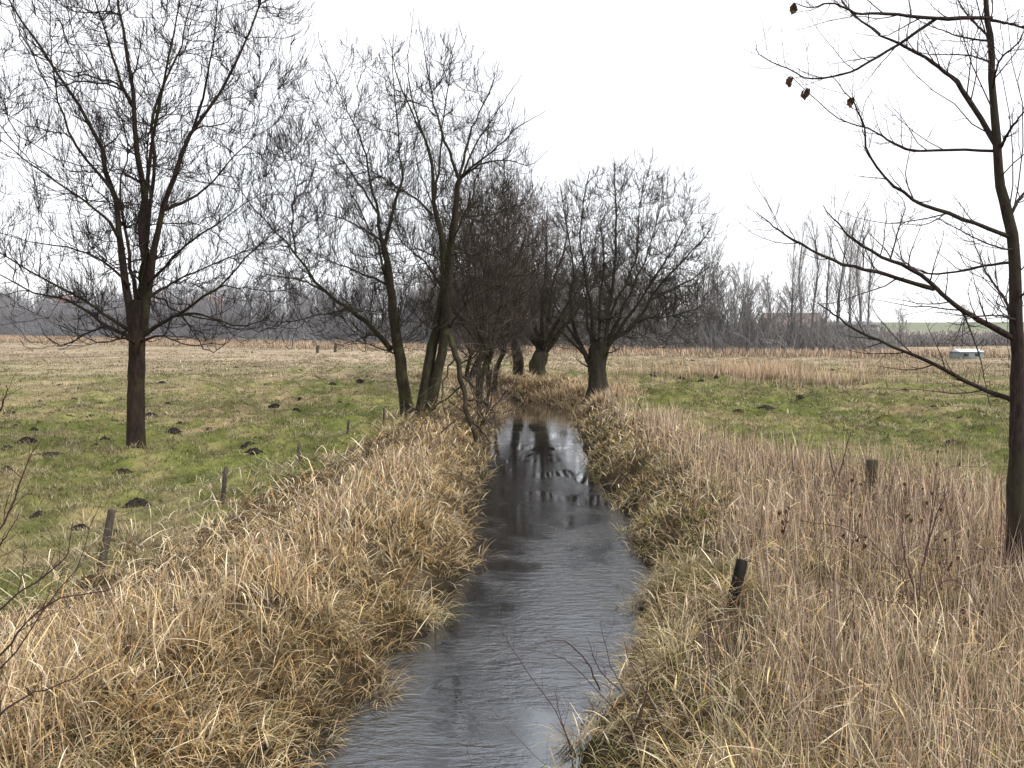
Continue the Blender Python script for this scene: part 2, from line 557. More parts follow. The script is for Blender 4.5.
# lodged stalks lying criss-cross
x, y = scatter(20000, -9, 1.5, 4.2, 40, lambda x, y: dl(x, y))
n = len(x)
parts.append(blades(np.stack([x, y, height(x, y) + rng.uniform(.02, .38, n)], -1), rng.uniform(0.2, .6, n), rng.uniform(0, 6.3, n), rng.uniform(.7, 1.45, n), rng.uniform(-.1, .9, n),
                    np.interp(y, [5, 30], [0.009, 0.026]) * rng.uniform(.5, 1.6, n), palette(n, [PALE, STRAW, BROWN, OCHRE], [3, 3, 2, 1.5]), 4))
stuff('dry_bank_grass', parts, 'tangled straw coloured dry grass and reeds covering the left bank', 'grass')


# --- right bank
def dr(x, y):
    s, e = bankd(x, y)
    rl = right_limit(y)
    return ((s > 0) & (e > -0.12)) * (1 - smooth(rl - 0.5, rl + 0.9, x)) * (np.abs(x) < 0.56 * y + 2.2)


parts = []
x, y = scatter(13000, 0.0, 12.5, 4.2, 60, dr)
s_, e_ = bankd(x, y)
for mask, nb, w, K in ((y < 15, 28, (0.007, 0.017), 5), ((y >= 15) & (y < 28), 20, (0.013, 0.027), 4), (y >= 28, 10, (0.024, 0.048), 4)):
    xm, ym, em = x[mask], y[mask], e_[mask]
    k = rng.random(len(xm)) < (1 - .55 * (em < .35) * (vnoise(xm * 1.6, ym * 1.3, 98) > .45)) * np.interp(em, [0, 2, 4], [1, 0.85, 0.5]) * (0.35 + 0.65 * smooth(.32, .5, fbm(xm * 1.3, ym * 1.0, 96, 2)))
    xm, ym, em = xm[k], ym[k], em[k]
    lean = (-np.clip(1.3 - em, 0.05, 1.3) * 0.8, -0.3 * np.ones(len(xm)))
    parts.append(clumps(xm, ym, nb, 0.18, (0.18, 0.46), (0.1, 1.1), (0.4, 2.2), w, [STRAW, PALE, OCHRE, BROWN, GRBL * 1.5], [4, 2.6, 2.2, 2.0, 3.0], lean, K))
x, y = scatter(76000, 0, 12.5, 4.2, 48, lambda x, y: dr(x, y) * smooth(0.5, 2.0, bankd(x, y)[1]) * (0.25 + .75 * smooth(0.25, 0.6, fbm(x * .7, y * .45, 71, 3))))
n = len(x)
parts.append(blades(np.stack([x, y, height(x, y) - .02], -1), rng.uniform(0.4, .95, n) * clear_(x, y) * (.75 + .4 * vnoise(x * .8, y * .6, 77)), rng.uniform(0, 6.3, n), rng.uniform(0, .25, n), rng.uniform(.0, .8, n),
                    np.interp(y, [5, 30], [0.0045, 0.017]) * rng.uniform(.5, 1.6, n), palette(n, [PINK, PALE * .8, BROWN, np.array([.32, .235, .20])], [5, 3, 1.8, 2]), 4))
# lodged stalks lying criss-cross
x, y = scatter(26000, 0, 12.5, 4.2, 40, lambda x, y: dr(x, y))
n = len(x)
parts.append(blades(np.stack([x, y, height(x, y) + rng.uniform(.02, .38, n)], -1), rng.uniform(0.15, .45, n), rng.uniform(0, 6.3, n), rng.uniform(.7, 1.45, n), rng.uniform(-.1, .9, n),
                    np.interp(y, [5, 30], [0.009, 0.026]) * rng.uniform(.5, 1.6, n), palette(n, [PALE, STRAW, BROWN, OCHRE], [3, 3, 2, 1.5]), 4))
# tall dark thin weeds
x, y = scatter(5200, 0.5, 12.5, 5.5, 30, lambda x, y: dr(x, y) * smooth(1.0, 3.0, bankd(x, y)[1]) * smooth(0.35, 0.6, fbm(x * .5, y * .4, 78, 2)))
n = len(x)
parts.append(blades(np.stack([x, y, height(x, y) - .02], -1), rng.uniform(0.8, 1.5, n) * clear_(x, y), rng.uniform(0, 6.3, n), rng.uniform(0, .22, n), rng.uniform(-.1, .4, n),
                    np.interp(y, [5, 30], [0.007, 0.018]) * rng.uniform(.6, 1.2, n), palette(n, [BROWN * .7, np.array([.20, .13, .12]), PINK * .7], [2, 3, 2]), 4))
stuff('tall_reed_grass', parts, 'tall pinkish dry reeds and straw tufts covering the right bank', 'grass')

# --- brown bank grass around the bend and below the far trees
def dfar(x, y):
    s, e = bankd(x, y)
    return (e > -0.1) * (1 - smooth(1.6, 3.2, e)) * (y > 42)


x, y = scatter(6500, -6, 8, 42, 78, dfar)
stuff('bend_grass', [clumps(x, y, 14, .25, (.25, .65), (.1, .9), (.3, 1.8), (.02, .045), [STRAW, PINK, PALE, BROWN], [3, 3, 2, 1.2], None, 4)],
      'brown rank grass along the stream bend between the far trees', 'grass')

# --- meadow
def dm(x, y):
    s, e = bankd(x, y)
    ins = np.where(s < 0, smooth(left_limit(y) + .3, left_limit(y) - .5, x), smooth(right_limit(y) - .2, right_limit(y) + .7, x))
    return np.where(y < 60, ins, 1.0) * (np.abs(x) < 0.56 * y + 1) * (e > 1.0)


def meadow_pts(n, y0, y1):
    y = y0 * (y1 / y0) ** rng.random(n); x = rng.uniform(-.56, .56, n) * y
    k = rng.random(n) < dm(x, y); return x[k], y[k]


parts = []
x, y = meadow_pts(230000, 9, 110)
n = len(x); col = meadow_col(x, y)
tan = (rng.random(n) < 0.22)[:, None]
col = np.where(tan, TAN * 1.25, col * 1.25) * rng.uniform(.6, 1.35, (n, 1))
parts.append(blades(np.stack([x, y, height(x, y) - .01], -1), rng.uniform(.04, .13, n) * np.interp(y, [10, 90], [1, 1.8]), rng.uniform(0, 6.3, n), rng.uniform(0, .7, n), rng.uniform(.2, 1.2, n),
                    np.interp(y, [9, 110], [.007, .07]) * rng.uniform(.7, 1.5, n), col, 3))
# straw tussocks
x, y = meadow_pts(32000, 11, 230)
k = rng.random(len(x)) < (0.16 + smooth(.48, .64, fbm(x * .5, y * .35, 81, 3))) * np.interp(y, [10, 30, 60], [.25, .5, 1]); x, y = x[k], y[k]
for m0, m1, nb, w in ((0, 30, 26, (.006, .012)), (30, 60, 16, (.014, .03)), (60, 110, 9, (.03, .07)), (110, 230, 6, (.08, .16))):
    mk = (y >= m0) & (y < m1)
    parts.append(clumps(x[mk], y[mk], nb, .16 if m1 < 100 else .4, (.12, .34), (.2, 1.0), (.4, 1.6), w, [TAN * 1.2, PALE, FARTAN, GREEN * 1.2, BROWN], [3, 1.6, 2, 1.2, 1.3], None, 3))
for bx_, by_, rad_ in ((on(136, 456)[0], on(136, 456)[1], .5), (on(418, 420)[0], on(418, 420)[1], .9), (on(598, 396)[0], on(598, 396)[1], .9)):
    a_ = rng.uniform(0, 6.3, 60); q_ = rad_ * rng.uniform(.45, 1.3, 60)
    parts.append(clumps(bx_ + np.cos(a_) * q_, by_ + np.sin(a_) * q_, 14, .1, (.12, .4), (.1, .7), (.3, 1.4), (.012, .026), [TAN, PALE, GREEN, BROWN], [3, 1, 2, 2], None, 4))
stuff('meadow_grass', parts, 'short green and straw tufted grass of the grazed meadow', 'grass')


def patch(name, n, fn, Lr, w, cols, wts, label):
    x, y = fn(n); n = len(x)
    stuff(name, [blades(np.stack([x, y, height(x, y) - .02], -1), rng.uniform(*Lr, n), rng.uniform(0, 6.3, n), rng.uniform(0, .2, n), rng.uniform(0, .6, n),
                        rng.uniform(*w, n), palette(n, cols, wts), 3)], label, 'grass')


def reedpatch(n):
    c0 = on(800, 386); x = c0[0] + rng.normal(0, 2.3, n); y = c0[1] + 7 + rng.normal(0, 4.5, n)
    x2 = rng.uniform(5, 30, n // 2); y2 = c0[1] + 14 + rng.normal(0, 7, n // 2)
    x = np.concatenate([x, x2]); y = np.concatenate([y, y2]); k = fbm(x * .35, y * .2, 99, 3) > .47
    return x[k], y[k]


patch('reed_patch', 6500, reedpatch, (.4, .95), (.02, .045), [PINK, FARTAN, STRAW * .8], [3, 2, 1], 'low patch of pinkish dry reeds standing in the right meadow')


# wood edges: left (far) and right (near)
def edge_y(x):  # front line of the woods, as plan distance
    return np.interp(x, [-160, -110, -70, -40, -10, 12, 30, 45, 70], [285, 245, 205, 175, 150, 125, 112, 108, 104])


def fringe(n):
    x = rng.uniform(-150, 52, n); y = edge_y(x) - rng.uniform(0, 1, n) ** 1.5 * np.interp(x, [-150, 0, 50], [60, 32, 14]) + 2
    return x, y


patch('edge_grass', 26000, fringe, (.3, .95), (.04, .10), [FARTAN, PINK * 1.15, FARTAN * .85], [3, 2, 1], 'pale pinkish dry grass fringe in front of the far woods')


# ------------------------------------------------------------------ trees
class Tree:
    def __init__(s, name, base, label, cat='tree', group=None):
        s.base = np.array(base, float)
        s.root = empty(name, tuple(base), label, cat, group)
        s.P = []; s.R = []

    def part(s, nm, V, Q, mat, smooth_=True, label=None):
        o = link(nm, mesh_np(nm, V - s.base, Q, None, smooth_), mat, s.root)
        if label: o['label'] = label
        return o

    def limb(s, nm, pts, r0, r1, mat, K=18, sides=8, wig=0.0, lump=0.05, flare=0.0, power=1.0, lp=1.5, ls=.8):
        P = spline(pts, K)
        L = np.linalg.norm(P[-1] - P[0])
        if wig:
            n = rng.normal(size=P.shape) * wig * L; n[0] = 0; n[1] *= .3; P = P + n
        t = np.linspace(0, 1, K)
        R = r1 + (r0 * (ls if nm == 'limb' else 1) - r1) * (1 - t) ** (lp if nm == 'limb' else power)
        R = R * (1 + flare * np.exp(-t * 11))
        V, Q = tubes(P[None], R[None], sides, lump)
        s.part(nm, V, Q, mat)
        s.P.append(P); s.R.append(R)
        return P, R


def px_limb(base_Y, dy, pix, start=None):
    n = len(pix); out = []
    for k, (a, b) in enumerate(pix):
        t = k / (n - 1)
        out.append(at(a, b, base_Y + dy * t))
    if start is not None:
        out[0] = start
    return out


def resample(P, R, K):
    n = len(P); u = np.linspace(0, n - 1, K); i = np.minimum(u.astype(int), n - 2); f = u - i
    return P[i] * (1 - f[:, None]) + P[i + 1] * f[:, None], R[i] * (1 - f) + R[i + 1] * f


def fill_level(segs, env, n, K, r0, r1, zmin=None, shell=.45, up=.75, maxL=4.0, g=None, kang=1.0):
    """branches that reach for points spread through the crown's volume
    segs: list of (P (N,K,3), R (N,K)) to attach to"""
    g = g or rng
    pts = np.concatenate([p[:, 1:-1].reshape(-1, 3) for p, r in segs])
    tan = np.concatenate([unit(np.gradient(p, axis=1))[:, 1:-1].reshape(-1, 3) for p, r in segs])
    rr = np.concatenate([r[:, 1:-1].ravel() for p, r in segs])
    kd = KDTree(len(pts))
    for i, p in enumerate(pts): kd.insert(p, i)
    kd.balance()
    c, rad = np.array(env[0]), np.array(env[1])
    root = c - UP * rad[2] * .85
    v = unit(g.normal(size=(n * 3, 3))) * (g.random(n * 3) ** shell)[:, None]
    T = c + v * rad * (1 + .05 * np.sin(5 * v[:, :1] + 3 * v[:, 1:2]) + .04 * g.normal(size=(n * 3, 1)))
    if zmin is not None:
        T = T[T[:, 2] > zmin + 1.5 * g.random(len(T))]
    T = T[:n]
    NN = 22
    I = np.array([[h_[1] for h_ in kd.find_n(t, NN)] for t in T])
    dvec = T[:, None] - pts[I]; d = np.linalg.norm(dvec, axis=2)
    dv = dvec / np.maximum(d, 1e-6)[..., None]
    outw = unit(unit(T - root) + UP * .6)
    dot = .55 * (dv * tan[I]).sum(-1) + .45 * (dv * outw[:, None]).sum(-1)
    back = np.linalg.norm(pts[I] - root, axis=2) - np.linalg.norm(T - root, axis=1)[:, None]
    sc = d * (1.9 - 1.3 * dot) + np.maximum(0, back + .15) * 2.5 + (d < .12) * 99
    b_ = sc.argmin(1); ar = np.arange(len(T)); ok = (d[ar, b_] < maxL) & (sc[ar, b_] < 99)
    ii = I[ar, b_][ok]
    A = pts[ii]; tg_ = tan[ii]; ra = rr[ii]; TT = T[ok]
    L = np.linalg.norm(TT - A, axis=1)[:, None]
    out = unit(unit(TT - root) + UP * up)
    B = A + (tg_ * .45 + unit(TT - A) * .55) * L * .3; D = TT - out * L * .42
    u = np.linspace(0, 1, K)[None, :, None]
    P = (1 - u) ** 3 * A[:, None] + 3 * (1 - u) ** 2 * u * B[:, None] + 3 * (1 - u) * u * u * D[:, None] + u ** 3 * TT[:, None]
    J = g.normal(size=P.shape) * L[:, :, None] * .012; J[:, 0] = 0
    P = P + J
    q0 = np.minimum(np.minimum(ra * .62, r0), r1 + .020 * L[:, 0])
    R = q0[:, None] * (1 - u[0, :, 0])[None] ** 1.1 + r1 * u[0, :, 0][None]
    return P, R


def full_crown(tree, env, mat, ns=(260, 1700, 8000), rr=((.03, .007), (.012, .005), (.0065, .0038)), skip=0, zmin=None, last=None, g=None, name='crown', main=60):
    PR = [resample(p, r, 14) for p, r in list(zip(tree.P, tree.R))[skip:]]
    P0 = np.array([a for a, b in PR]); R0 = np.array([b for a, b in PR])
    out = []
    Pa, Ra = fill_level([(P0, R0)], env, main, 14, .040, .010, zmin=zmin, maxL=7.0, g=g, shell=.10); out.append(tubes(Pa, Ra, 5))
    P0 = np.concatenate([P0, Pa]); R0 = np.concatenate([R0, Ra])
    P1, R1 = fill_level([(P0, R0)], env, ns[0], 9, *rr[0], zmin=zmin, maxL=4.0, g=g, shell=.25); out.append(tubes(P1, R1, 4))
    e2 = (env[0], tuple(np.array(env[1]) * 1.07))
    P2, R2 = fill_level([(P0[:, 4:], R0[:, 4:]), (P1, R1)], env, ns[1], 8, *rr[1], zmin=zmin, maxL=3.2, g=g, shell=.36); out.append(tubes(P2, R2, 3))
    P3, R3 = grow(P2, R2, n=max(2, round(ns[2] / len(P2))), lf=(.4, .95), ang=(14, 36), K=5, up=.3, rad=.45, wig=.05, t0=.12, rs=.65, rtip=rr[2][1], rmax=rr[2][0], lmin=.15, absl=(.35, 1.3), env=e2, g=g, fill=(.6, 1.05)); out.append(tubes(P3, R3, 3))
    if last:
        last = dict(last); last['n'] = 1 if len(P3) > 9000 else 2
        P4, R4 = grow(P3, R3, env=e2, rad=.35, g=g, **last); out.append(tubes(P4, R4, 3))
    V, Q = join(out)
    tree.part(name, V, Q, mat, False)


def crown(tree, env, levels, mat, name='crown', extra=None, skip=0, g=None):
    PR = [resample(p, r, 12) for p, r in list(zip(tree.P, tree.R))[skip:]]
    P = np.array([a for a, b in PR]); R = np.array([b for a, b in PR])
    out = []
    for lv in levels:
        P, R = grow(P, R, env=env, g=g, **lv)
        out.append(tubes(P, R, 4 if R.max() > .03 else 3))
    V, Q = join(out)
    tree.part(name, V, Q, mat, False)
    return len(Q)


# ---- big tree on the left meadow
b0 = on(136, 456); Yl = b0[1]
tl = Tree('bare_tree', (b0[0], b0[1], hz(b0[0], b0[1]) - .05), 'large bare spreading tree with single dark trunk standing alone on left meadow')
tl.limb('trunk', [tl.base - UP * .2] + px_limb(Yl, 0, [(136, 440), (136, 390), (137, 345), (139, 300)]), .235, .17, M_bark_l, 22, 16, 0, .05, .8)
LT = [
    (0.0, .17, .02, [(141, 320), (144, 262), (144, 215), (140, 172), (133, 107), (125, 34), (118, -10), (116, -50)]),
    (1.2, .14, .015, [(133, 335), (127, 280), (118, 223), (103, 159), (86, 116), (43, 52), (9, 4), (-10, -25)]),
    (-.8, .15, .018, [(142, 335), (148, 290), (152, 258), (163, 215), (176, 163), (193, 129), (223, 86), (253, 26), (262, -20)]),
    (-2.0, .075, .012, [(134, 334), (110, 318), (86, 301), (43, 279), (0, 253), (-30, 240)]),
    (1.6, .07, .010, [(133, 338), (100, 322), (73, 303), (34, 292), (-8, 272), (-40, 262)]),
    (-1.6, .075, .010, [(141, 337), (165, 322), (193, 305), (228, 279), (254, 249), (285, 226)]),
    (1.5, .06, .008, [(145, 300), (165, 287), (189, 275), (241, 253), (282, 240)]),
    (-1.8, .045, .008, [(175, 316), (200, 314), (236, 326), (262, 320), (276, 309)]),
    (1.0, .05, .008, [(130, 285), (105, 262), (73, 249), (26, 241), (-10, 230)]),
    (-1.3, .06, .008, [(124, 250), (110, 222), (86, 202), (43, 172), (-4, 135), (-30, 110)]),
    (-1.5, .07, .010, [(144, 215), (150, 160), (158, 110), (170, 50), (180, 0), (183, -40)]),
    (2.0, .08, .010, [(145, 240), (152, 180), (155, 108), (175, 60), (188, 15), (198, -30)]),
    (-1.7, .06, .010, [(133, 107), (120, 80), (108, 40), (95, 0), (88, -30)]),
    (1.9, .05, .008, [(112, 190), (70, 135), (55, 80), (50, 30), (52, -15)]),
    (2.2, .06, .008, [(165, 210), (205, 190), (240, 150), (280, 120)]),
    (-2.4, .05, .008, [(193, 129), (205, 90), (212, 50), (218, 5), (220, -25)]),
    (-3.2, .08, .010, [(139, 300), (142, 270), (150, 220), (148, 150), (165, 80)]),
    (3.2, .08, .010, [(137, 300), (130, 260), (120, 200), (128, 140), (100, 60)]),
    (-3.0, .05, .008, [(136, 345), (125, 338), (98, 342), (60, 325)]),
    (-2.6, .045, .008, [(139, 342), (160, 336), (190, 345), (230, 342)]),
    (-3.3, .06, .008, [(142, 290), (180, 250), (215, 225), (265, 190)]),
]
for dy, r0, r1, pix in LT:
    tl.limb('limb', px_limb(Yl, dy, pix), r0, r1, M_bark_l, 16, 6, .003, .04)
envl = ((tl.base[0] + .2, Yl, 7.4), (4.9, 4.6, 8.0))
full_crown(tl, envl, M_twig_l, (260, 2700, 13500), ((.030, .009), (.011, .0058), (.0065, .0044)), skip=1, zmin=2.6, main=110,
           last=dict(n=3, lf=(.45, .95), ang=(15, 38), K=4, up=.3, wig=.12, t0=.15, rs=.7, rtip=.0043, rmax=.0058, lmin=.1))
# ---- clump of stems by the stream
b0 = on(418, 420, -.05); Yw = b0[1]
tw = Tree('bare_willow', (b0[0], b0[1], hz(b0[0], b0[1]) - .05), 'tall bare willow with three mossy trunks fanning from one base on left bank')
WT = [
    ('trunk', -.3, .22, .085, [(409, 424), (399, 356), (392, 303), (387, 262), (381, 237)]),
    ('trunk', .3, .20, .08, [(419, 424), (434, 341), (443, 294), (443, 247), (434, 203)]),
    ('trunk', -.6, .19, .085, [(426, 424), (443, 347), (450, 262), (455, 216), (459, 178)]),
    ('limb', -.3, .085, .012, [(381, 240), (377, 212), (368, 169), (359, 134), (346, 106), (334, 70)]),
    ('limb', .8, .09, .012, [(385, 245), (392, 212), (401, 181), (399, 141), (393, 78), (392, 35)]),
    ('limb', -1.8, .13, .012, [(391, 350), (372, 327), (349, 309), (324, 291), (296, 256), (274, 228), (246, 200), (228, 170)]),
    ('limb', .6, .08, .012, [(434, 206), (429, 150), (415, 119), (396, 72), (390, 40)]),
    ('limb', 1.2, .07, .010, [(434, 203), (440, 160), (445, 110), (452, 60), (455, 35)]),
    ('limb', -1.0, .08, .010, [(459, 180), (440, 125), (428, 78), (421, 32)]),
    ('limb', .9, .07, .010, [(459, 178), (471, 131), (490, 90), (500, 62)]),
    ('limb', -1.7, .055, .008, [(459, 178), (490, 153), (521, 125), (545, 112)]),
    ('limb', -1.8, .055, .008, [(447, 332), (460, 312), (474, 297), (502, 284)]),
    ('limb', 1.4, .06, .008, [(389, 285), (360, 273), (330, 262), (312, 255), (290, 218)]),
    ('limb', -1.2, .055, .008, [(433, 215), (410, 195), (377, 175), (350, 150), (330, 110)]),
    ('limb', 1.5, .05, .008, [(381, 240), (350, 222), (320, 212), (290, 210)]),
    ('limb', 1.9, .06, .008, [(443, 290), (425, 262), (400, 240), (375, 200)]),
    ('limb', -2.4, .07, .008, [(443, 300), (450, 250), (470, 200), (485, 150), (490, 110)]),
    ('limb', 2.6, .07, .008, [(443, 280), (440, 230), (420, 170), (405, 100)]),
    ('limb', 2.3, .07, .008, [(388, 290), (375, 240), (350, 190), (325, 150)]),
    ('limb', -2.2, .05, .008, [(349, 309), (320, 315), (285, 322), (250, 318)]),
    ('limb', -2.0, .04, .006, [(398, 355), (370, 345), (350, 340), (330, 338)]),
    ('limb', 1.0, .05, .008, [(296, 256), (292, 215), (300, 170), (310, 130)]),
    ('limb', -1.0, .055, .008, [(459, 180), (480, 165), (505, 160), (530, 165), (548, 150)]),
    ('limb', 1.0, .055, .008, [(459, 185), (478, 140), (505, 100), (522, 75)]),
    ('limb', -.8, .05, .008, [(377, 212), (350, 170), (322, 130), (305, 95)]),
    ('limb', -1.4, .05, .008, [(324, 291), (300, 280), (270, 275), (240, 262)]),
    ('limb', -.2, .05, .008, [(429, 150), (412, 100), (408, 60), (412, 30)]),
    ('limb', 1.8, .055, .008, [(456, 216), (490, 215), (520, 205), (545, 200)]),
]
for nm, dy, r0, r1, pix in WT:
    tr = nm == 'trunk'
    tw.limb(nm, px_limb(Yw, dy, pix), r0, r1, M_bark_w, 18, 10 if tr else 6, .002 if tr else .004, .05, .3 if tr else 0)
envw = ((at(402, 210, Yw)[0], Yw, 6.3), (5.1, 4.6, 7.0))
full_crown(tw, envw, M_twig_w, (270, 2700, 13500), ((.030, .010), (.012, .0068), (.0075, .0052)), skip=3, zmin=2.4, main=110,
           last=dict(n=3, lf=(.55, 1.1), ang=(12, 34), K=4, up=.4, wig=.11, t0=.15, rs=.7, rtip=.0052, rmax=.007, lmin=.1))
# broken dead limb leaning from the willow down to the bank
bb = on(474, 440, -.3)
dead = Tree('broken_branch', (bb[0], bb[1], hz(bb[0], bb[1])), 'broken dead bough leaning from the triple trunked willow down to the stream bank', 'branch')
dead.limb('bough', px_limb(Yw - 1.2, -.8, [(450, 335), (456, 356), (462, 384), (468, 415), (478, 442)]), .10, .07, M_bark_w, 14, 7, .01, .1)
for pix in ([(458, 365), (480, 350), (492, 330), (500, 318)], [(463, 385), (440, 402), (425, 425), (430, 455)], [(460, 375), (482, 392), (492, 415), (500, 432)],
            [(456, 356), (446, 375), (442, 400), (447, 425)], [(468, 415), (455, 430), (440, 440)], [(465, 400), (485, 405), (498, 430)], [(470, 420), (484, 432), (490, 445)]):
    dead.limb('branchlet', px_limb(Yw - 1.4, -.9, pix), .035, .008, M_bark_w, 10, 5, .02)
crown(dead, None, [dict(n=9, lf=(.3, .7), ang=(25, 70), K=5, up=-.3, wig=.2, rs=.5, rtip=.008, rmax=.02), dict(n=3, lf=(.3, .7), ang=(25, 60), K=4, up=-.1, wig=.2, rs=.5, rtip=.006, rmax=.01)], M_twig_b, 'twigs', skip=1)

# ---- round pollard right of the stream
b0 = on(598, 396); Yp = b0[1]
tp = Tree('pollard_willow', (b0[0], b0[1], hz(b0[0], b0[1]) - .05), 'round headed bare pollard willow with short thick trunk right of the stream bend')
tp.limb('trunk', [tp.base - UP * .2] + px_limb(Yp, 0, [(598, 385), (597, 368), (597, 352), (600, 340)]), .42, .36, M_bark_p, 14, 16, 0, .09, .75)
PT = [
    (0, .20, .02, [(592, 368), (583, 350), (574, 325), (571, 300), (574, 268), (566, 225), (560, 185)]),
    (-1.5, .17, .02, [(596, 362), (595, 335), (590, 300), (583, 260), (582, 213), (590, 170)]),
    (.8, .19, .02, [(600, 362), (606, 330), (611, 290), (616, 240), (616, 190), (613, 162)]),
    (-.6, .22, .02, [(602, 365), (612, 342), (640, 318), (659, 286), (688, 256), (712, 228)]),
    (-.9, .12, .014, [(630, 325), (650, 318), (670, 317), (704, 306)]),
    (1.2, .16, .014, [(606, 350), (620, 315), (636, 280), (651, 245), (664, 195)]),
    (-1.6, .13, .014, [(612, 340), (640, 300), (672, 250), (696, 205)]),
    (1.9, .14, .014, [(604, 350), (612, 310), (634, 265), (640, 210), (646, 170)]),
    (-2.3, .14, .014, [(599, 352), (600, 310), (604, 260), (600, 210)]),
    (2.5, .14, .014, [(594, 352), (586, 315), (590, 270), (600, 215)]),
    (-1.4, .12, .014, [(586, 356), (566, 335), (548, 318), (538, 285), (532, 250)]),
    (1.3, .11, .014, [(580, 345), (562, 318), (548, 280), (545, 235)]),
    (1.8, .10, .012, [(650, 300), (690, 280), (715, 262)]),
    (-.5, .07, .012, [(590, 368), (580, 362), (574, 356)]),
]
for dy, r0, r1, pix in PT:
    tp.limb('limb', px_limb(Yp, dy, pix), r0 * .85, r1, M_bark_p, 14, 6, .005, .06)
envp = ((at(630, 262, Yp)[0], Yp, 5.8), (4.4, 4.4, 5.1))
full_crown(tp, envp, M_twig_p, (240, 2200, 11000), ((.032, .011), (.014, .0078), (.009, .0062)), skip=1, zmin=2.1,
           last=dict(n=2, lf=(.55, 1.1), ang=(12, 32), K=4, up=.45, wig=.10, t0=.15, rs=.7, rtip=.0052, rmax=.007, lmin=.15))


def auto_tree(name, bx, by, Ht, spread, nlimb, r, label, mats, levels, lean=0.0, fork=.18, up=.6, group=None, multi=1, envc=None, g=None):
    """bare tree: trunk, a fan of limbs and a crown of twigs"""
    g = g or rng
    z0 = hz(bx, by) - .05
    t = Tree(name, (bx, by, z0), label, 'tree', group)
    top = None
    env = envc or ((bx + lean, by, z0 + Ht * .56), (spread, spread, Ht * .47))
    for q in range(multi):
        a = g.uniform(0, 6.3); off = np.array([math.cos(a), math.sin(a), 0]) * (r * 1.2 if multi > 1 else 0)
        tip = t.base + off * (4 if multi > 1 else 1) + np.array([lean * .4, 0, Ht * fork * g.uniform(.9, 1.2)])
        t.limb('trunk', [t.base + off - UP * .2, t.base + off * 1.5 + UP * Ht * fork * .5, tip], r, r * .75, mats[0], 9, 9, 0, .07, .35)
        for k in range(nlimb):
            a = (k + g.random() * .7) / nlimb * 2 * math.pi; inc = g.uniform(.12, .95) if k else .05
            d = np.array([math.cos(a) * math.sin(inc), math.sin(a) * math.sin(inc), math.cos(inc)])
            p0 = tip - UP * g.uniform(0, .12) * Ht * fork
            L = float(env_dist(p0[None], unit((d + UP * .3)[None]), env)[0]) * g.uniform(.8, .98)
            pts = [p0]
            for j in range(4):
                d = unit(d + UP * up * .25 + g.normal(size=3) * .09); pts.append(pts[-1] + d * L / 4)
            t.limb('limb', pts, r * g.uniform(.35, .55), .02, mats[0], 10, 5, .008)
    if levels == 'full':
        full_crown(t, env, mats[1], (130, 1200, 4800) if Ht > 4 else (40, 200, 500), ((.030, .011), (.014, .008), (.0095, .0064)), skip=1, zmin=z0 + Ht * .1 if Ht > 4 else None, g=g, main=60 if Ht > 4 else 12,
                   last=dict(n=2, lf=(.55, 1.1), ang=(12, 36), K=4, up=.4, wig=.12, t0=.15, rs=.7, rtip=.006, rmax=.008, lmin=.15))
    else:
        crown(t, env, levels, mats[1], g=g)
    return t


lv_mid = [dict(n=12, lf=(.35, .8), ang=(24, 58), K=6, up=.5, rad=.5, wig=.1, t0=.12, rs=.42, rtip=.010, rmax=.028),
          dict(n=9, lf=(.32, .75), ang=(20, 50), K=5, up=.4, rad=.3, wig=.11, t0=.12, rs=.6, rtip=.0078, rmax=.013, lmin=.3),
          dict(n=4, lf=(.38, .8), ang=(18, 48), K=4, up=.35, rad=.2, wig=.12, t0=.1, rs=.6, rtip=.0065, rmax=.009, lmin=.3)]
auto_tree('pollard_willow', 1.5, 58.5, 11.4, 4.0, 10, .55, 'thick leaning pollard willow just left of and behind the round headed pollard', (M_bark_p, M_twig_b), 'full', .8, .16)
auto_tree('bare_tree', .35, 60.5, 12.0, 3.9, 7, .36, 'reddish brown twiggy tree standing farthest back at the stream bend', (M_bark_p, M_twig_b), 'full', -.6, .2)
auto_tree('bare_tree', -1.5, 43.0, 9.8, 2.6, 6, .12, 'slender many stemmed alder with reddish twigs right behind the triple trunked willow', (M_bark_w, M_twig_b), 'full', .1, .22, multi=3)
auto_tree('bare_tree', -1.0, 49.0, 11.4, 3.0, 7, .14, 'brown bushy alder between the triple trunked willow and the pollards', (M_bark_w, M_twig_b), 'full', .2, .22, multi=2)

auto_tree('bare_tree', -2.4, 54.0, 11.0, 3.2, 6, .13, 'tangled brown alder overhanging the stream bend from its left side', (M_bark_w, M_twig_b), 'full', 1.0, .2, multi=3)

auto_tree('bare_shrub', -1.15, 35.0, 2.5, 1.15, 3, .03, 'low tangle of brown shrub twigs on the bank right of the broken bough', (M_bark_w, M_twig_b), 'full', .2, .2, multi=4)
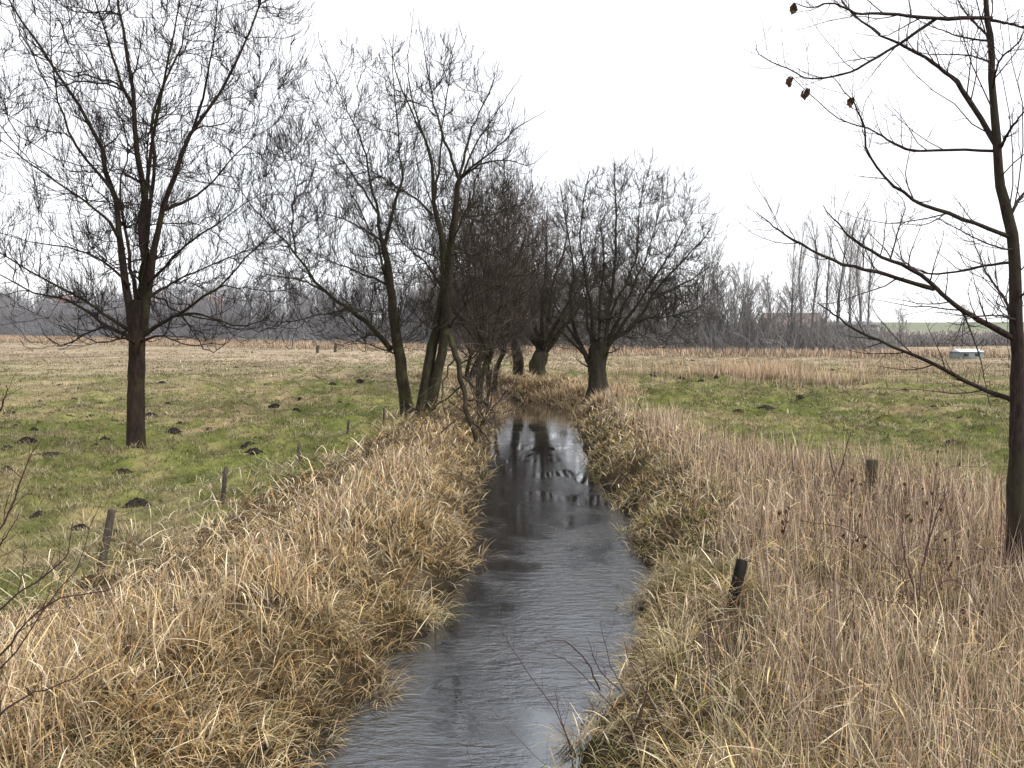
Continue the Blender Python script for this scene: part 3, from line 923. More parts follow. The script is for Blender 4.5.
# ---- young tree close on the right
Yr = on(1016, 592, -.05)[1]
b0 = at(1016, 592, Yr)
tr_ = Tree('young_tree', (b0[0], b0[1], hz(b0[0], b0[1]) - .05), 'young bare tree with a few dead leaves close by at right edge')
tr_.limb('trunk', [tr_.base - UP * .1] + px_limb(Yr, 0, [(1016, 560), (1017, 470), (1018, 400), (1017, 330), (1013, 240), (1002, 195), (997, 150), (993, 100), (990, 40), (986, 0), (983, -60), (985, -130)]), .118, .020, M_bark_r, 34, 12, .0008, .03, .5, 1.35)
RT = [
    (-.9, .034, .007, [(1010, 237), (972, 222), (928, 206), (896, 187), (869, 155), (863, 123), (852, 101), (831, 73)]),
    (.5, .046, .008, [(998, 148), (972, 104), (953, 79), (934, 63), (906, 47), (877, 32), (845, 4), (830, -30)]),
    (-.5, .030, .007, [(992, 18), (937, 18), (890, 14), (858, 13), (833, 3), (812, 7), (793, 3)]),
    (.7, .022, .006, [(996, 151), (953, 150), (915, 151), (896, 145), (880, 135), (865, 128), (836, 117), (808, 92), (790, 76)]),
    (-.6, .050, .008, [(1015, 339), (985, 323), (959, 308), (922, 276), (890, 260), (858, 244), (839, 225), (823, 206)]),
    (-1.2, .034, .006, [(934, 289), (890, 276), (842, 263), (795, 241), (776, 228), (757, 211)]),
    (.5, .044, .010, [(1017, 403), (1006, 398), (972, 384), (928, 361), (890, 346), (852, 327), (830, 311), (817, 303)]),
    (-.9, .018, .006, [(962, 309), (968, 325), (978, 352), (991, 409)]),
    (.9, .024, .005, [(1012, 262), (985, 266), (934, 274), (906, 263), (890, 245)]),
    (-.8, .026, .006, [(999, 150), (1010, 130), (1022, 114), (1050, 80)]),
    (.7, .028, .006, [(1012, 212), (1024, 193), (1050, 170), (1075, 160)]),
    (.6, .016, .005, [(989, 41), (965, 38), (947, 32), (928, 25), (905, 12)]),
    (-.7, .016, .005, [(991, 62), (978, 58), (963, 55), (928, 54), (912, 50)]),
    (-.4, .024, .006, [(991, 20), (1010, 24), (1040, 32), (1070, 36)]),
    (.8, .020, .005, [(988, 36), (970, 18), (955, -5), (940, -40)]),
    (-.9, .016, .005, [(1016, 250), (1000, 248), (975, 238), (950, 225), (930, 215)]),
    (.4, .024, .005, [(937, 18), (905, 40), (870, 62), (843, 74), (811, 79), (785, 68), (760, 55), (755, 40)]),
    (1.0, .014, .004, [(890, 260), (900, 225), (905, 205), (895, 190)]),
    (-.8, .020, .005, [(1018, 300), (1035, 280), (1060, 240)]),
    (1.3, .03, .006, [(1016, 330), (1005, 300), (985, 270), (970, 230)]),
    (-1.5, .02, .005, [(1016, 320), (1000, 316), (970, 316), (935, 312)]),
    (-1.6, .02, .005, [(992, 90), (1000, 60), (1020, 40), (1035, 0)]),
]
for dy, r0, r1, pix in RT:
    tr_.limb('limb', px_limb(Yr, dy, pix), r0 * .80, r1 * .6, M_bark_r, 24, 6, .0022, .07, lp=1.0, ls=1.0)
nq = crown(tr_, None, [
    dict(n=16, lf=(.12, .48), ang=(25, 68), K=7, up=.55, wig=.13, t0=.12, rs=.5, rtip=.0030, rmax=.010, lmin=.08),
    dict(n=4, lf=(.25, .6), ang=(25, 60), K=5, up=.35, wig=.16, t0=.15, rs=.6, rtip=.0022, rmax=.005, lmin=.06),
    dict(n=1, lf=(.25, .6), ang=(25, 60), K=4, up=.3, wig=.16, t0=.1, rs=.6, rtip=.0018, rmax=.003, lmin=.05)], M_twig_r)


def curled_leaf(p, sz, seed):
    r = np.random.default_rng(seed); Vs = []; Qs = []; n = 0
    for q in range(3):
        a = r.uniform(0, 6.3); ca, sa = math.cos(a), math.sin(a)
        for i in range(6):
            t = i / 5; w = sz * .33 * math.sin(math.pi * min(t * .85 + .12, 1)) * (1 if i % 2 else .75)
            cx = sz * .22 * math.sin(t * 3 + q)
            for sgn in (-1, 0, 1):
                lx = cx + abs(sgn) * w * .5; ly = sgn * w
                Vs.append(p + np.array([lx * ca - ly * sa, lx * sa + ly * ca, -sz * t + (0 if sgn else .1 * sz)]))
        for i in range(5):
            for j in (0, 1):
                k = n + i * 3 + j; Qs.append([k, k + 1, k + 4, k + 3])
        n += 18
    return np.array(Vs), np.array(Qs)


for k, (px, py, dy, sz) in enumerate([(790, 77, .7, .15), (806, 88, .64, .17), (851, 98, -.8, .12), (793, 4, -.5, .13)]):
    V, Q = curled_leaf(at(px, py, Yr + dy), sz * .9, k)
    tr_.part('dead_leaf', V, Q, M_leaf, False)

# ------------------------------------------------------------------ far woods
def far_proto(seed, H, spread, kind, mats):
    """returns trunk and crown meshes with base at the origin"""
    g = np.random.default_rng(seed)
    P0 = np.array([[0, 0, -.2], [g.normal() * .1, 0, H * .3], [g.normal() * .25, g.normal() * .2, H * .62], [g.normal() * .4, g.normal() * .3, H * .97]])
    P = spline(P0, 12)[None]; R = np.linspace(H * .013, .03, 12)[None]
    tv, tq = tubes(P, R, 6, .04)
    tm = mesh_np('far_trunk', tv, tq, None, True); tm.materials.append(mats[0])
    env = ((0, 0, H * .6), (spread, spread, H * .45))
    if kind == 'poplar':
        lv = [dict(n=26, lf=(.20, .44), ang=(24, 46), K=6, up=.8, wig=.06, t0=.22, rs=.4, rtip=.018, rmax=.045),
              dict(n=7, lf=(.3, .7), ang=(18, 42), K=4, up=.6, wig=.1, t0=.1, rs=.5, rtip=.013, rmax=.022),
              dict(n=3, lf=(.4, .8), ang=(18, 40), K=3, up=.5, wig=.1, t0=.1, rs=.6, rtip=.010, rmax=.014)]
    else:
        lv = [dict(n=20, lf=(.3, .75), ang=(35, 75), K=6, up=.45, wig=.1, t0=.15, rs=.5, rtip=.03, rmax=.09),
              dict(n=8, lf=(.3, .7), ang=(20, 50), K=4, up=.4, wig=.12, t0=.1, rs=.5, rtip=.023, rmax=.04),
              dict(n=4, lf=(.4, .8), ang=(20, 50), K=3, up=.3, wig=.12, t0=.1, rs=.6, rtip=.02, rmax=.028)]
    out = []
    for l in lv:
        P, R = grow(P, R, env=env, g=g, **l); out.append(tubes(P, R, 3))
    cv, cq = join(out)
    cm = mesh_np('far_crown', cv, cq); cm.materials.append(mats[1])
    return tm, cm


def far_tree(name, proto, x, y, sc, label, group):
    r = empty(name, (x, y, hz(x, y) - .05), label, 'tree', group)
    r.rotation_euler = (0, 0, random.uniform(0, 6.28)); r.scale = (sc * random.uniform(.85, 1.15),) * 2 + (sc,)
    for nm, me in (('trunk', proto[0]), ('crown', proto[1])):
        o = bpy.data.objects.new(nm, me); COL.objects.link(o); o.parent = r
    return r


protoR = [far_proto(100 + k, 9.0, 3.0, 'bushy', (M_far_bark_haze, M_far_twig_haze)) for k in range(5)]
protoL = [far_proto(120 + k, 10.5, 3.6, 'bushy', (M_farl_bark_haze, M_farl_twig_haze)) for k in range(4)]
protoP = [far_proto(140 + k, 15.5, 2.7, 'poplar', (M_far_bark_haze, M_far_twig_haze)) for k in range(4)]
# nearer wood right of the stream and behind it
for k in range(44):
    x = -14 + k * 1.25 + random.uniform(-.5, .5); y = float(edge_y(x)) + random.uniform(0, 6)
    H = float(np.interp(x, [-14, 6, 14, 26, 34, 38, 42], [1.3, 1.3, 1.25, 1.05, .62, .42, .4])) * random.uniform(.8, 1.15)
    far_tree('woodland_tree', random.choice(protoR), x, y, H, 'grey bare tree in the wood edge right of the stream', 'trees along the right wood edge')
for k in range(58):
    x = -150 + k * 2.4 + random.uniform(-1, 1); y = float(edge_y(x)) + random.uniform(0, 9)
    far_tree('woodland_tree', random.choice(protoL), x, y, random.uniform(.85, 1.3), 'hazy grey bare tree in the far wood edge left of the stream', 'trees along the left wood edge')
# tall group of poplars
for k, (px, ty) in enumerate([(791, 238), (800, 222), (812, 214), (826, 226), (838, 210), (849, 222), (860, 207), (868, 226)]):
    y = 113 + (k * 37 % 5) * 1.2; x = (px - 512) / F * y
    Ht = CAM_H + (325 - ty) / F * y
    far_tree('poplar_tree', protoP[k % 4], x, y, Ht / 15.5, 'tall slim bare poplar in the group rising above the right wood', 'tall poplars')
for k, (px, ty) in enumerate([(712, 262), (735, 268), (748, 262), (700, 275)]):
    y = 118; x = (px - 512) / F * y
    far_tree('poplar_tree', protoP[(k + 1) % 4], x, y, (CAM_H + (325 - ty) / F * y) / 15.5, 'lower slim tree poking out of the right wood left of the tall poplars', 'slim trees in the right wood')


# back of the woods: one mass
def mass(name, n, xr, dep, Hh, mats, label, tw=.03, seed=5):
    g = np.random.default_rng(seed)
    x = g.uniform(xr[0], xr[1], n); y = edge_y(x) + g.uniform(dep[0], dep[1], n)
    z = height(x, y); H = np.interp(x, Hh[0], Hh[1]) * g.uniform(.55, 1.12, n)
    K = 6; s = np.linspace(0, 1, K)
    P = np.stack([x, y, z], -1)[:, None, :] + UP * (H[:, None, None] * s[None, :, None]) + g.normal(size=(n, 1, 3)) * np.array([.5, .5, 0]) * s[None, :, None]
    R = (H * .012)[:, None] * (1 - .75 * s)[None, :]
    out = [tubes(P, R, 4)]
    for l in (dict(n=12, lf=(.2, .45), ang=(20, 55), K=5, up=.6, wig=.1, t0=.1, rs=.5, rtip=tw * 1.2, rmax=.08),
              dict(n=8, lf=(.3, .7), ang=(20, 50), K=3, up=.4, wig=.12, t0=.05, rs=.6, rtip=tw, rmax=.05)):
        P, R = grow(P, R, g=g, **l); out.append(tubes(P, R, 3))
    V, Q = join(out)
    tag(link(name, mesh_np(name, V, Q), mats), label, 'woodland', kind='stuff')


mass('woodland', 420, (-16, 46), (4, 30), ([-16, 6, 14, 24, 30, 34, 46], [10.5, 10.8, 10.2, 8.4, 5.6, 3.6, 3.2]), M_far_twig_haze, 'dense grey wood of bare trees behind the right meadow edge')
mass('woodland', 520, (-175, -8), (6, 50), ([-175, -60, -8], [12.0, 11.0, 10.0]), M_farl_twig_haze, 'dense blue grey wood of bare trees behind the left meadow', .045, 6)


# ------------------------------------------------------------------ undergrowth at the wood foot
def sticks(n, xr, dep, Lr, r, mat, name, label, seed):
    g = np.random.default_rng(seed)
    x = g.uniform(*xr, n); y = edge_y(x) + g.uniform(*dep, n); z = height(x, y)
    K = 4; L = g.uniform(*Lr, n); d = unit(g.normal(size=(n, 3)) * np.array([.55, .55, 0]) + UP)
    P = np.zeros((n, K, 3)); P[:, 0] = np.stack([x, y, z - .05], -1)
    for k in range(1, K):
        d = unit(d + g.normal(size=(n, 3)) * .2); P[:, k] = P[:, k - 1] + d * (L / 3)[:, None]
    V, Q = tubes(P, np.linspace(r, r * .5, K)[None].repeat(n, 0), 3)
    tag(link(name, mesh_np(name, V, Q), mat), label, 'undergrowth', kind='stuff')


sticks(9000, (-20, 42), (-1, 14), (1.5, 4.5), .035, M_far_twig_haze, 'undergrowth', 'grey brushwood at the foot of the right wood', 8)
sticks(9000, (-170, -10), (-1, 22), (1.8, 5.5), .06, M_farl_twig_haze, 'undergrowth', 'grey brushwood at the foot of the left wood', 9)


# ------------------------------------------------------------------ molehills
def molehill_mesh(seed):
    g = np.random.default_rng(seed); V = []; n = 18; rings = 8
    ph = g.uniform(0, 6.3, 4)
    for k in range(rings):
        t = k / (rings - 1); r = 1 - t
        for j in range(n):
            a = j / n * 2 * math.pi
            rr = r * (1 + .13 * math.sin(2 * a + ph[0]) + .10 * math.sin(3 * a + ph[1]) + .12 * g.normal())
            V.append((rr * math.cos(a), rr * math.sin(a), (1 - r ** 2) ** 1.0 * (.62 + .5 * g.random()) - .08))
    Q = [[k * n + j, k * n + (j + 1) % n, (k + 1) * n + (j + 1) % n, (k + 1) * n + j] for k in range(rings - 1) for j in range(n)]
    me = mesh_np('molehill', np.array(V), np.array(Q), None, False); me.materials.append(M_soil); return me


MH = [molehill_mesh(k) for k in range(5)]


def molehill(px, py, wpx, label, group=None, k=0, flat=1.0):
    p = on(px, py); r = wpx / F * p[1] / 2
    o = link('molehill', MH[k % 5], None); o.location = (p[0], p[1], hz(p[0], p[1]) - .01)
    o.scale = (r, r * 1.1, min(.30 * r + .06, .22) * flat); o.rotation_euler = (0, 0, k * 1.7)
    tag(o, label, 'molehill', group)


GL = 'molehills scattered over the left meadow'
LL = 'small dark molehill among others on the left meadow'
for k, (px, py, w) in enumerate([(9, 415, 13), (51, 415, 13), (68, 418, 17), (91, 419, 9), (27, 444, 22), (7, 450, 18), (53, 446, 14), (87, 444, 17), (105, 444, 11), (95, 448, 10),
                                 (204, 411, 11), (174, 440, 17), (236, 414, 16), (275, 409, 14), (254, 386, 11), (266, 386, 9), (236, 369, 9), (255, 368, 10), (162, 387, 8), (158, 395, 9),
                                 (249, 449, 18), (254, 456, 16), (296, 414, 9), (300, 402, 8), (332, 388, 8), (343, 392, 8), (20, 396, 8), (60, 385, 8), (110, 380, 7), (330, 372, 8), (300, 371, 8),
                                 (215, 394, 7), (190, 372, 6), (290, 392, 8), (360, 384, 9), (39, 520, 20), (80, 528, 20), (15, 428, 10), (34, 431, 9), (118, 430, 9), (40, 402, 9), (75, 399, 8), (100, 404, 9), (180, 424, 11), (210, 430, 11), (225, 402, 8), (168, 404, 8), (310, 386, 7), (280, 380, 7), (8, 470, 14), (60, 480, 14), (185, 462, 14), (225, 474, 13), (340, 403, 9)]):
    molehill(px, py, w, LL, GL, k)
molehill(151, 417, 16, 'dark molehill just right of the lone tree trunk on left meadow', None, 2)
molehill(50, 460, 34, 'wide flat dark patch of trampled molehill soil left of the lone tree', None, 3, .45)
molehill(122, 471, 22, 'dark molehill right in front of the lone tree trunk', None, 1)
molehill(137, 505, 30, 'large brown molehill beyond the leaning fence post', None, 4)
molehill(118, 534, 16, 'molehill just right of the leaning fence post', None, 0)
GR_ = 'molehills scattered over the right meadow'
LR_ = 'small dark molehill among others on the right meadow'
for k, (px, py, w) in enumerate([(640, 378, 11), (651, 380, 9), (668, 374, 7), (681, 381, 9), (702, 382, 12), (724, 365, 6), (691, 362, 9), (800, 403, 9), (812, 393, 8), (880, 395, 9), (832, 376, 6),
                                 (655, 376, 7), (716, 381, 7), (630, 375, 7), (770, 372, 6), (905, 392, 8), (960, 420, 12)]):
    molehill(px, py, w, LR_, GR_, k)
molehill(738, 412, 13, 'dark molehill left of a pair at the edge of the right reeds', None, 3)
molehill(765, 413, 19, 'broad dark molehill at the edge of the right reeds', None, 4, .8)
molehill(934, 408, 14, 'lone dark molehill near the young tree on right meadow', None, 1)
molehill(952, 446, 16, 'grey brown molehill just left of the young tree trunk', None, 2)


# ------------------------------------------------------------------ fence on the left
fp = [(96, 590, 112, 510, .05), (221, 503, 226, 467, .04), (298, 470, 299, 443, .04), (347, 443, 349, 420, .035), (383, 428, 384, 408, .035), (404, 420, 404, 401, .035)]
r0 = on(101, 590)
fence = empty('wire_fence', (r0[0], r0[1], hz(r0[0], r0[1])), 'old wire fence on weathered posts between the left meadow and bank', 'fence')
FB = Vector(fence.location)
tops = []


def post_mesh(b, t, r, n=8, sq=True):
    P = spline([b, (b + t) / 2 + rng.normal(size=3) * .006, t], 7); R = np.linspace(r * 1.05, r * .95, 7)
    V, Q = tubes(P[None], R[None], n, .06)
    V = V.reshape(7, n, 3); c = V[-1].mean(0)
    extra = np.stack([c + (V[-1] - c) * f + (t - b) / np.linalg.norm(t - b) * .012 * (1 - f) for f in (.6, .02)])
    allv = np.concatenate([V, extra]).reshape(-1, 3); k = 9
    Q = [[a * n + j, a * n + (j + 1) % n, (a + 1) * n + (j + 1) % n, (a + 1) * n + j] for a in range(k - 1) for j in range(n)]
    return allv, np.array(Q)


for k, (bx, by, tx, ty, r) in enumerate(fp):
    b = on(bx, by); zb = hz(b[0], b[1]); t = at(tx, ty, b[1] + .1)
    b = np.array([b[0], b[1], zb - .25])
    V, Q = post_mesh(b, t, r)
    o = link('post', mesh_np('post', V - np.array(FB), Q, None, False), M_wood, fence)
    if k == 0: o['label'] = 'nearest post, leaning to the right'
    tops.append((b + np.array([0, 0, .25]), t))
for k in range(len(tops) - 1):
    for f in (.35, .85):
        a = tops[k][0] * (1 - f) + tops[k][1] * f; c_ = tops[k + 1][0] * (1 - f) + tops[k + 1][1] * f
        mid = (a + c_) / 2 - UP * rng.uniform(.05, .12)
        V, Q = tubes(spline([a, mid, c_], 14)[None], np.full((1, 14), .005), 4)
        link('wire', mesh_np('wire', V - np.array(FB), Q), M_wire, fence)

# two far posts
for px, py, lb in ((317, 353, 'stubby far fence post in front of left wood, left one of a pair'), (335, 352, 'stubby far fence post in front of left wood, right one of a pair')):
    b = on(px, py); b[2] = hz(b[0], b[1])
    V, Q = post_mesh(b - UP * .2, b + UP * .95 + np.array([.1, 0, 0]), .17)
    tag(link('fence_post', mesh_np('fence_post', V, Q), M_wood), lb, 'post')

# blackened leaning post on the right bank
b = on(728, 628, -.25); b[2] = hz(b[0], b[1])
V, Q = post_mesh(b - UP * .2, at(742, 560, b[1] + .1), .07, 7)
tag(link('fence_post', mesh_np('fence_post', V, Q), M_char), 'blackened rotten post leaning in the grass on right bank', 'post')

# cut stump in the reeds
ys_ = 17.5; b = at(871, 485, ys_); b[2] = hz(b[0], b[1])
V, Q = post_mesh(b - UP * .1, at(872, 460, ys_), .11, 12)
tag(link('tree_stump', mesh_np('tree_stump', V, Q), M_bark_p), 'short sawn tree stump standing among reeds on right bank', 'stump')

# strands at the young tree
st = empty('wire_strand', tuple(tr_.base), 'thin twisted wire stretched leftwards from the young tree trunk', 'wire')
for (a, b, c_) in (((1016, 546), (960, 550), (893, 546)), ((1016, 466), (985, 467), (950, 466))):
    P = spline([at(a[0], a[1], Yr), at(b[0], b[1], Yr + .1), at(c_[0], c_[1], Yr + .3)], 20)
    V, Q = tubes(P[None], np.full((1, 20), .006 if a[1] > 500 else .0025), 4, .25)
    link('wire', mesh_np('wire', V - tr_.base, Q), M_wire, st)


# ------------------------------------------------------------------ shrubs, stems, brambles in front
def stems(name, Yb, lines, label, cat, mat, levels=None, r=(.008, .003), dy=.2, partname='stem', ground=True):
    base = at(*lines[0][0], Yb); base[2] = hz(base[0], base[1])
    t = Tree(name, base, label, cat)
    for ln in lines:
        pts = px_limb(Yb, dy, ln)
        if ground and ln is lines[0]:
            pts = [np.array([pts[0][0], pts[0][1], hz(pts[0][0], pts[0][1]) - .03])] + pts
        t.limb(partname, pts, r[0], r[1], mat, 14, 5, .006, .06)
    if levels:
        for p, r_ in list(zip(t.P, t.R)):
            a, b_ = resample(p, r_, 12)
            P1, R1 = grow(a[None], b_[None], **levels[0])
            for q in range(len(P1)):
                out = [tubes(P1[q:q + 1], R1[q:q + 1], 3)]
                if len(levels) > 1:
                    P2, R2 = grow(P1[q:q + 1], R1[q:q + 1], **levels[1])
                    P2[:, 0] = P2[:, 0] + 0
                    if len(P2): out.append(tubes(P2, R2, 3))
                V, Q = join(out); t.part('twig', V, Q, mat, False)
    return t


tg = [dict(n=5, lf=(.15, .4), ang=(25, 60), K=5, up=.4, wig=.14, t0=.2, rs=.6, rtip=.0018, rmax=.005, lmin=.05)]
tg2 = tg + [dict(n=3, lf=(.2, .5), ang=(25, 60), K=4, up=.3, wig=.14, t0=.2, rs=.6, rtip=.0014, rmax=.003, lmin=.05)]
stems('bare_shrub', 6.2, [[(-60, 760), (-20, 690), (5, 660), (35, 625), (62, 585), (85, 545), (100, 505)], [(-10, 670), (20, 628), (55, 600), (95, 592), (118, 585)],
                          [(-20, 640), (10, 600), (40, 580), (66, 555), (72, 520)], [(-25, 560), (5, 520), (25, 470), (40, 440)], [(-30, 740), (20, 700), (60, 685), (110, 655)],
                          [(-30, 580), (0, 545), (15, 520)], [(-25, 450), (0, 410), (8, 385)]],
      'dark bare shrub branches reaching in at the left edge', 'shrub', M_bramble, tg2, (.008, .002), -.2)
stems('twiggy_sapling', 8.6, [[(640, 775), (632, 735), (600, 690), (560, 655), (520, 648)], [(600, 690), (585, 660), (560, 640), (530, 645)], [(632, 735), (645, 700), (655, 672)]],
      'thin forked sapling arching over the water at lower centre', 'sapling', M_bramble, tg2, (.008, .002), -.2)
stems('plant_stalk', 8.9, [[(577, 775), (562, 720), (520, 660), (500, 630)], [(572, 755), (560, 715), (555, 690)]], 'slim brown stalk leaning left over the water', 'stalk', M_bramble, tg, (.006, .0025))
stems('plant_stalk', 9.2, [[(548, 775), (520, 740), (490, 705), (478, 672)], [(478, 775), (468, 750), (478, 725)]], 'fine pale stalk standing in the water farthest left of the lower stalks', 'stalk', M_wire, tg, (.004, .002))
stems('plant_stalk', 8.2, [[(655, 790), (640, 720), (612, 668), (600, 622)], [(640, 720), (648, 680), (640, 640)], [(620, 690), (600, 670), (588, 640)]], 'dark stalks rising from right bank edge beside the water', 'stalk', M_bramble, tg, (.007, .0025))
stems('dead_sapling', 10.2, [[(915, 745), (918, 674), (919, 596), (927, 541), (941, 478)], [(919, 600), (905, 560), (902, 520)], [(923, 566), (935, 520), (948, 490)]],
      'straight dark sapling stem with side shoots among the right reeds', 'sapling', M_bramble, tg2, (.012, .003))
stems('bramble', 9.8, [[(922, 625), (905, 585), (888, 557), (859, 533), (826, 525), (800, 522)], [(917, 604), (880, 600), (850, 590), (830, 578)], [(925, 598), (950, 580), (975, 600), (990, 640)]],
      'arching bramble canes over the right reeds below the young tree', 'bramble', M_bramble, tg2, (.007, .003))
stems('fallen_stick', 9.3, [[(909, 678), (874, 709), (835, 737), (810, 748)], [(874, 709), (845, 735), (830, 768)]], 'long brown fallen stick lying on the grass at lower right', 'stick', M_bramble, None, (.018, .008), ground=False)
stems('plant_stalk', 8.4, [[(713, 790), (712, 720), (710, 650), (706, 600)], [(718, 775), (719, 710), (714, 650)]], 'pair of upright dark stalks below the blackened post', 'stalk', M_bramble, tg, (.007, .003))
stems('plant_stalk', 8.3, [[(852, 785), (852, 690), (853, 620), (851, 585)]], 'single upright stalk above the fallen stick', 'stalk', M_bramble, tg, (.006, .003))
stems('plant_stalk', 7.6, [[(690, 800), (660, 720), (628, 660), (624, 640)]], 'dark stalk leaning left at right bank edge', 'stalk', M_bramble, tg, (.007, .003))
stems('dead_sapling', 18.5, [[(838, 487), (832, 468), (829, 447)], [(838, 485), (842, 465), (851, 432)]], 'dark forked dead sapling left of the stump in the right reeds', 'sapling', M_bramble, tg, (.022, .008))
stems('dead_sapling', 12.5, [[(958, 600), (955, 540), (945, 500), (948, 470)], [(985, 590), (975, 545), (978, 515)]], 'low grey sapling stems left of the young tree trunk', 'sapling', M_bramble, tg2, (.008, .003))
stems('twiggy_sapling', 27.5, [[(428, 464), (427, 440), (424, 420)], [(428, 452), (440, 434), (456, 420)]], 'small forked dark sapling in the grass below the triple trunked willow', 'sapling', M_bramble, tg, (.03, .012))
# seed head plants
def seedplant(px, py, Yb, label, seed):
    g = np.random.default_rng(seed)
    top = at(px, py, Yb); base = top.copy(); base[0] += g.normal() * .15; base[2] = hz(base[0], base[1])
    t = Tree('seed_head_plant', base, label, 'dead plant')
    P, R = t.limb('stem', [base - UP * .05, (base + top) / 2 + g.normal(size=3) * .05, top], .007, .003, M_bramble, 10, 5)
    heads = [top]
    for k in range(5):
        f = g.uniform(.45, .9); p = P[int(f * 9)]; q = p + np.array([g.normal() * .16, g.normal() * .12, g.uniform(.05, .2)])
        t.limb('side_stem', [p, (p + q) / 2 + UP * .03, q], .004, .002, M_bramble, 6, 4); heads.append(q)
    for q in heads:
        V, Q = curled_leaf(q + UP * .02, float(g.uniform(.035, .065)), int(g.integers(999)))
        t.part('seed_head', V, Q, M_leaf, False)


for k, (px, py, Yb, lb) in enumerate([(789, 508, 12.5, 'dead plant with dark heads farthest left in the right reeds'), (852, 480, 13.5, 'dead plant with dark heads in front of the forked dead sapling'),
                                      (905, 484, 13, 'dead plant with dark heads right of the stump'), (938, 452, 13, 'tallest dead plant with dark heads left of the young tree'),
                                      (860, 515, 11.5, 'low dead plant with dark heads above the bramble arch'), (945, 540, 11, 'dead plant with dark heads near the wire end')]):
    seedplant(px, py, Yb, lb, 300 + k)


# ------------------------------------------------------------------ buildings far away
def boxq(x0, x1, y0, y1, z0, z1):
    V = np.array([(x0, y0, z0), (x1, y0, z0), (x1, y1, z0), (x0, y1, z0), (x0, y0, z1), (x1, y0, z1), (x1, y1, z1), (x0, y1, z1)], float)
    return V, np.array([[0, 3, 2, 1], [4, 5, 6, 7], [0, 1, 5, 4], [1, 2, 6, 5], [2, 3, 7, 6], [3, 0, 4, 7]])


M_roof = plain('red_roof_tiles', (0.50, 0.24, 0.17), .1, 2); M_wall = plain('pale_render', (.50, .46, .42), .08, 2); M_win = plain('dark_window', (.05, .055, .06), .1)
M_brown = plain('brown_brick', (.19, .155, .14), .12, 2); M_grey = plain('grey_sheet', (.22, .23, .25), .1, 1); M_white = plain('white_sheet', (.58, .60, .62), .08, 1)
M_green = plain('grey_green_cladding', (.16, .19, .18), .1, 1)


def house(name, cx, cy, w, d, hw_, hr, mats, label, cat, z0=None, nwin=3, roofover=.3):
    z = hz(cx, cy) if z0 is None else z0
    r = empty(name, (cx, cy, z), label, cat)
    V, Q = boxq(-w / 2, w / 2, -d / 2, d / 2, -.5, hw_); link('wall', mesh_np('wall', V, Q), mats[0], r)
    o_ = roofover
    V = np.array([(-w / 2 - o_, -d / 2 - o_, hw_ + .01), (w / 2 + o_, -d / 2 - o_, hw_ + .01), (w / 2 + o_, d / 2 + o_, hw_ + .01), (-w / 2 - o_, d / 2 + o_, hw_ + .01), (-w / 2 - o_, 0, hw_ + hr), (w / 2 + o_, 0, hw_ + hr)])
    Q = np.array([[0, 1, 5, 4], [2, 3, 4, 5], [0, 4, 3, 3], [1, 2, 5, 5]])
    me = bpy.data.meshes.new('roof'); me.from_pydata([tuple(v) for v in V], [], [(0, 1, 5, 4), (2, 3, 4, 5), (0, 4, 3), (1, 2, 5), (0, 3, 2, 1)]); me.update()
    link('roof', me, mats[1], r)
    for k in range(nwin):
        wx = -w / 2 + w * (k + .5) / nwin
        V, Q = boxq(wx - min(.5, w * .1), wx + min(.5, w * .1), -d / 2 - .04, -d / 2 + .02, hw_ * .45, hw_ * .8); link('window', mesh_np('window', V, Q), M_win, r)
    return r


h1 = house('house', (72 - 512) / F * 390, 390, 11, 8, 4.2, 4.0, (M_wall, M_roof), 'red roofed house behind the left wood, left of the lone tree trunk', 'house', CAM_H + (325 - 296) / F * 390 - 8.2)
h2 = house('house', (206 - 512) / F * 380, 380, 12, 8, 4.2, 4.0, (M_wall, M_roof), 'red roofed house behind the left wood, right of the lone tree trunk', 'house', CAM_H + (325 - 297) / F * 380 - 8.2)
house('house', (790 - 512) / F * 150, 150, 8, 7, 2.8, 2.2, (M_brown, M_brown), 'brown brick house half hidden behind the poplars', 'house')
house('farm_building', (842 - 512) / F * 152, 152, 8.5, 6, 3.2, .5, (M_grey, M_grey), 'long grey flat roofed building behind the tall poplars', 'building')
house('garden_shed', (234 + 512 + 8 - 512 + 14) / F * 118 * 1.0, 117, 2.2, 1.6, 1.1, .5, (M_white, M_white), 'small white shed glimpsed through the right wood', 'shed', nwin=1, roofover=.1)
house('field_shed', (966 - 512) / F * 93, 93, 2.1, 2.4, .62, .28, (M_green, M_white), 'small grey green shed with white roof at right far field', 'shed', nwin=2, roofover=.08)
for (x0, yy, n, lb) in ((38, 135, 900, 'dark grey hedge of shrubs behind the field shed at right'),):
    g = np.random.default_rng(77)
    n = 6000; x = g.uniform(36, 90, n); y = 140 + g.uniform(0, 8, n) + (x - 36) * .3; z = height(x, y)
    P = np.zeros((n, 4, 3)); P[:, 0] = np.stack([x, y, z], -1); d = unit(g.normal(size=(n, 3)) * .4 + UP); L = g.uniform(.8, 2.6, n)
    for k in range(1, 4):
        d = unit(d + g.normal(size=(n, 3)) * .25); P[:, k] = P[:, k - 1] + d * (L / 3)[:, None]
    V, Q = tubes(P, np.full((n, 4), .05), 3)
    tag(link('hedge', mesh_np('hedge', V, Q), M_far_twig_haze), lb, 'hedge')
far_tree('woodland_tree', protoR[1], (900 - 512) / F * 128, 128, .62, 'small rounded bare tree right of the tall poplars', None)
far_tree('woodland_tree', protoR[3], (962 - 512) / F * 160, 160, .72, 'small bare tree on the skyline behind the field shed', None)

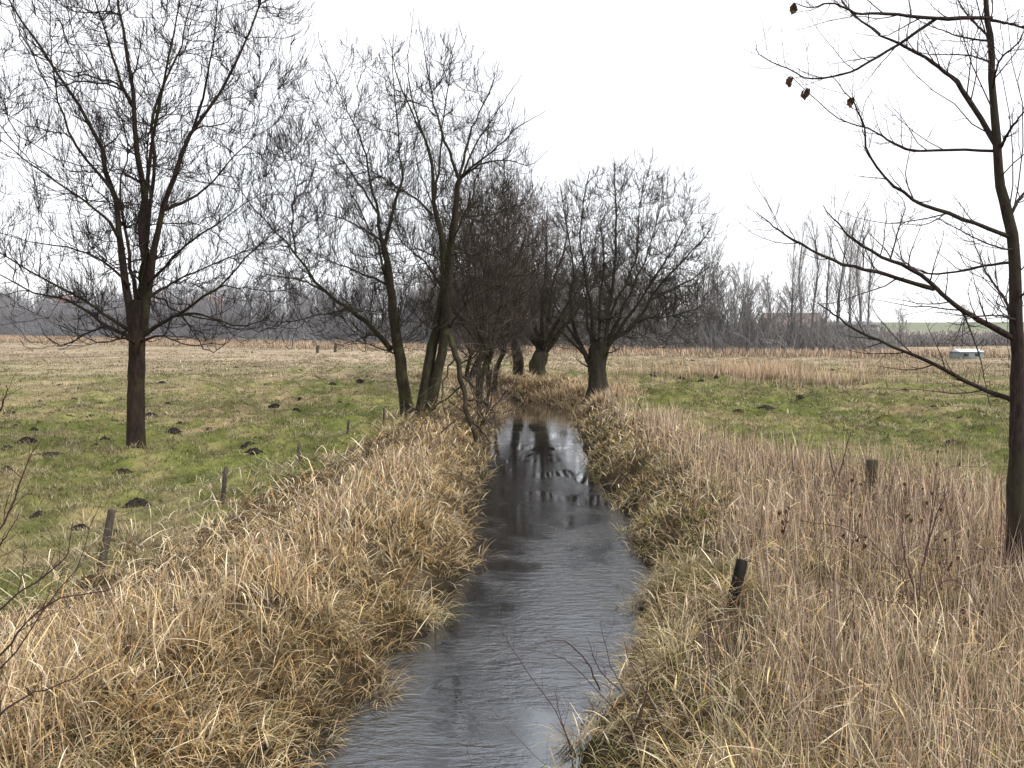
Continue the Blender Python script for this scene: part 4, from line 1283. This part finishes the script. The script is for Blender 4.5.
# ------------------------------------------------------------------ light
world = bpy.data.worlds.new('World'); scene.world = world; world.use_nodes = True
nt = world.node_tree; bg = nt.nodes['Background']
SUN_EL, SUN_AZ = math.radians(40), math.radians(122)      # azimuth from +Y towards +X: light from the right
sky = nt.nodes.new('ShaderNodeTexSky'); sky.sky_type = 'NISHITA'; sky.sun_disc = False
sky.sun_elevation = SUN_EL; sky.sun_rotation = SUN_AZ
tc = nt.nodes.new('ShaderNodeTexCoord')
n1 = nt.nodes.new('ShaderNodeTexNoise'); n1.inputs['Scale'].default_value = 2.2; n1.inputs['Detail'].default_value = 4
nt.links.new(tc.outputs['Generated'], n1.inputs['Vector'])
cr = nt.nodes.new('ShaderNodeValToRGB')
cr.color_ramp.elements[0].position = .3; cr.color_ramp.elements[0].color = (9.8, 10.0, 10.5, 1)
cr.color_ramp.elements[1].position = .7; cr.color_ramp.elements[1].color = (12.0, 12.0, 12.2, 1)
nt.links.new(n1.outputs['Fac'], cr.inputs[0])
mx = nt.nodes.new('ShaderNodeMix'); mx.data_type = 'RGBA'; mx.inputs['Factor'].default_value = .88
nt.links.new(sky.outputs[0], mx.inputs['A']); nt.links.new(cr.outputs[0], mx.inputs['B'])
nt.links.new(mx.outputs['Result'], bg.inputs['Color']); bg.inputs['Strength'].default_value = 0.135

ld = bpy.data.lights.new('sun', 'SUN'); ld.energy = 3.3; ld.angle = math.radians(7); ld.color = (1, .95, .87)
lo = bpy.data.objects.new('sun', ld); COL.objects.link(lo)
sd = Vector((math.sin(SUN_AZ) * math.cos(SUN_EL), math.cos(SUN_AZ) * math.cos(SUN_EL), math.sin(SUN_EL)))
lo.rotation_euler = sd.to_track_quat('Z', 'Y').to_euler(); lo.location = (20, 0, 30)

cam = bpy.data.cameras.new('camera'); co = bpy.data.objects.new('camera', cam); COL.objects.link(co)
cam.sensor_width = 36; cam.lens = 36 * F / 1024; cam.clip_end = 9000; cam.clip_start = .1
co.location = (0, 0, CAM_H); co.rotation_euler = (math.pi / 2 - PITCH, 0, 0)
scene.camera = co
scene.view_settings.view_transform = 'Standard'; scene.view_settings.look = 'None'
scene.view_settings.exposure = 0; scene.view_settings.gamma = 1
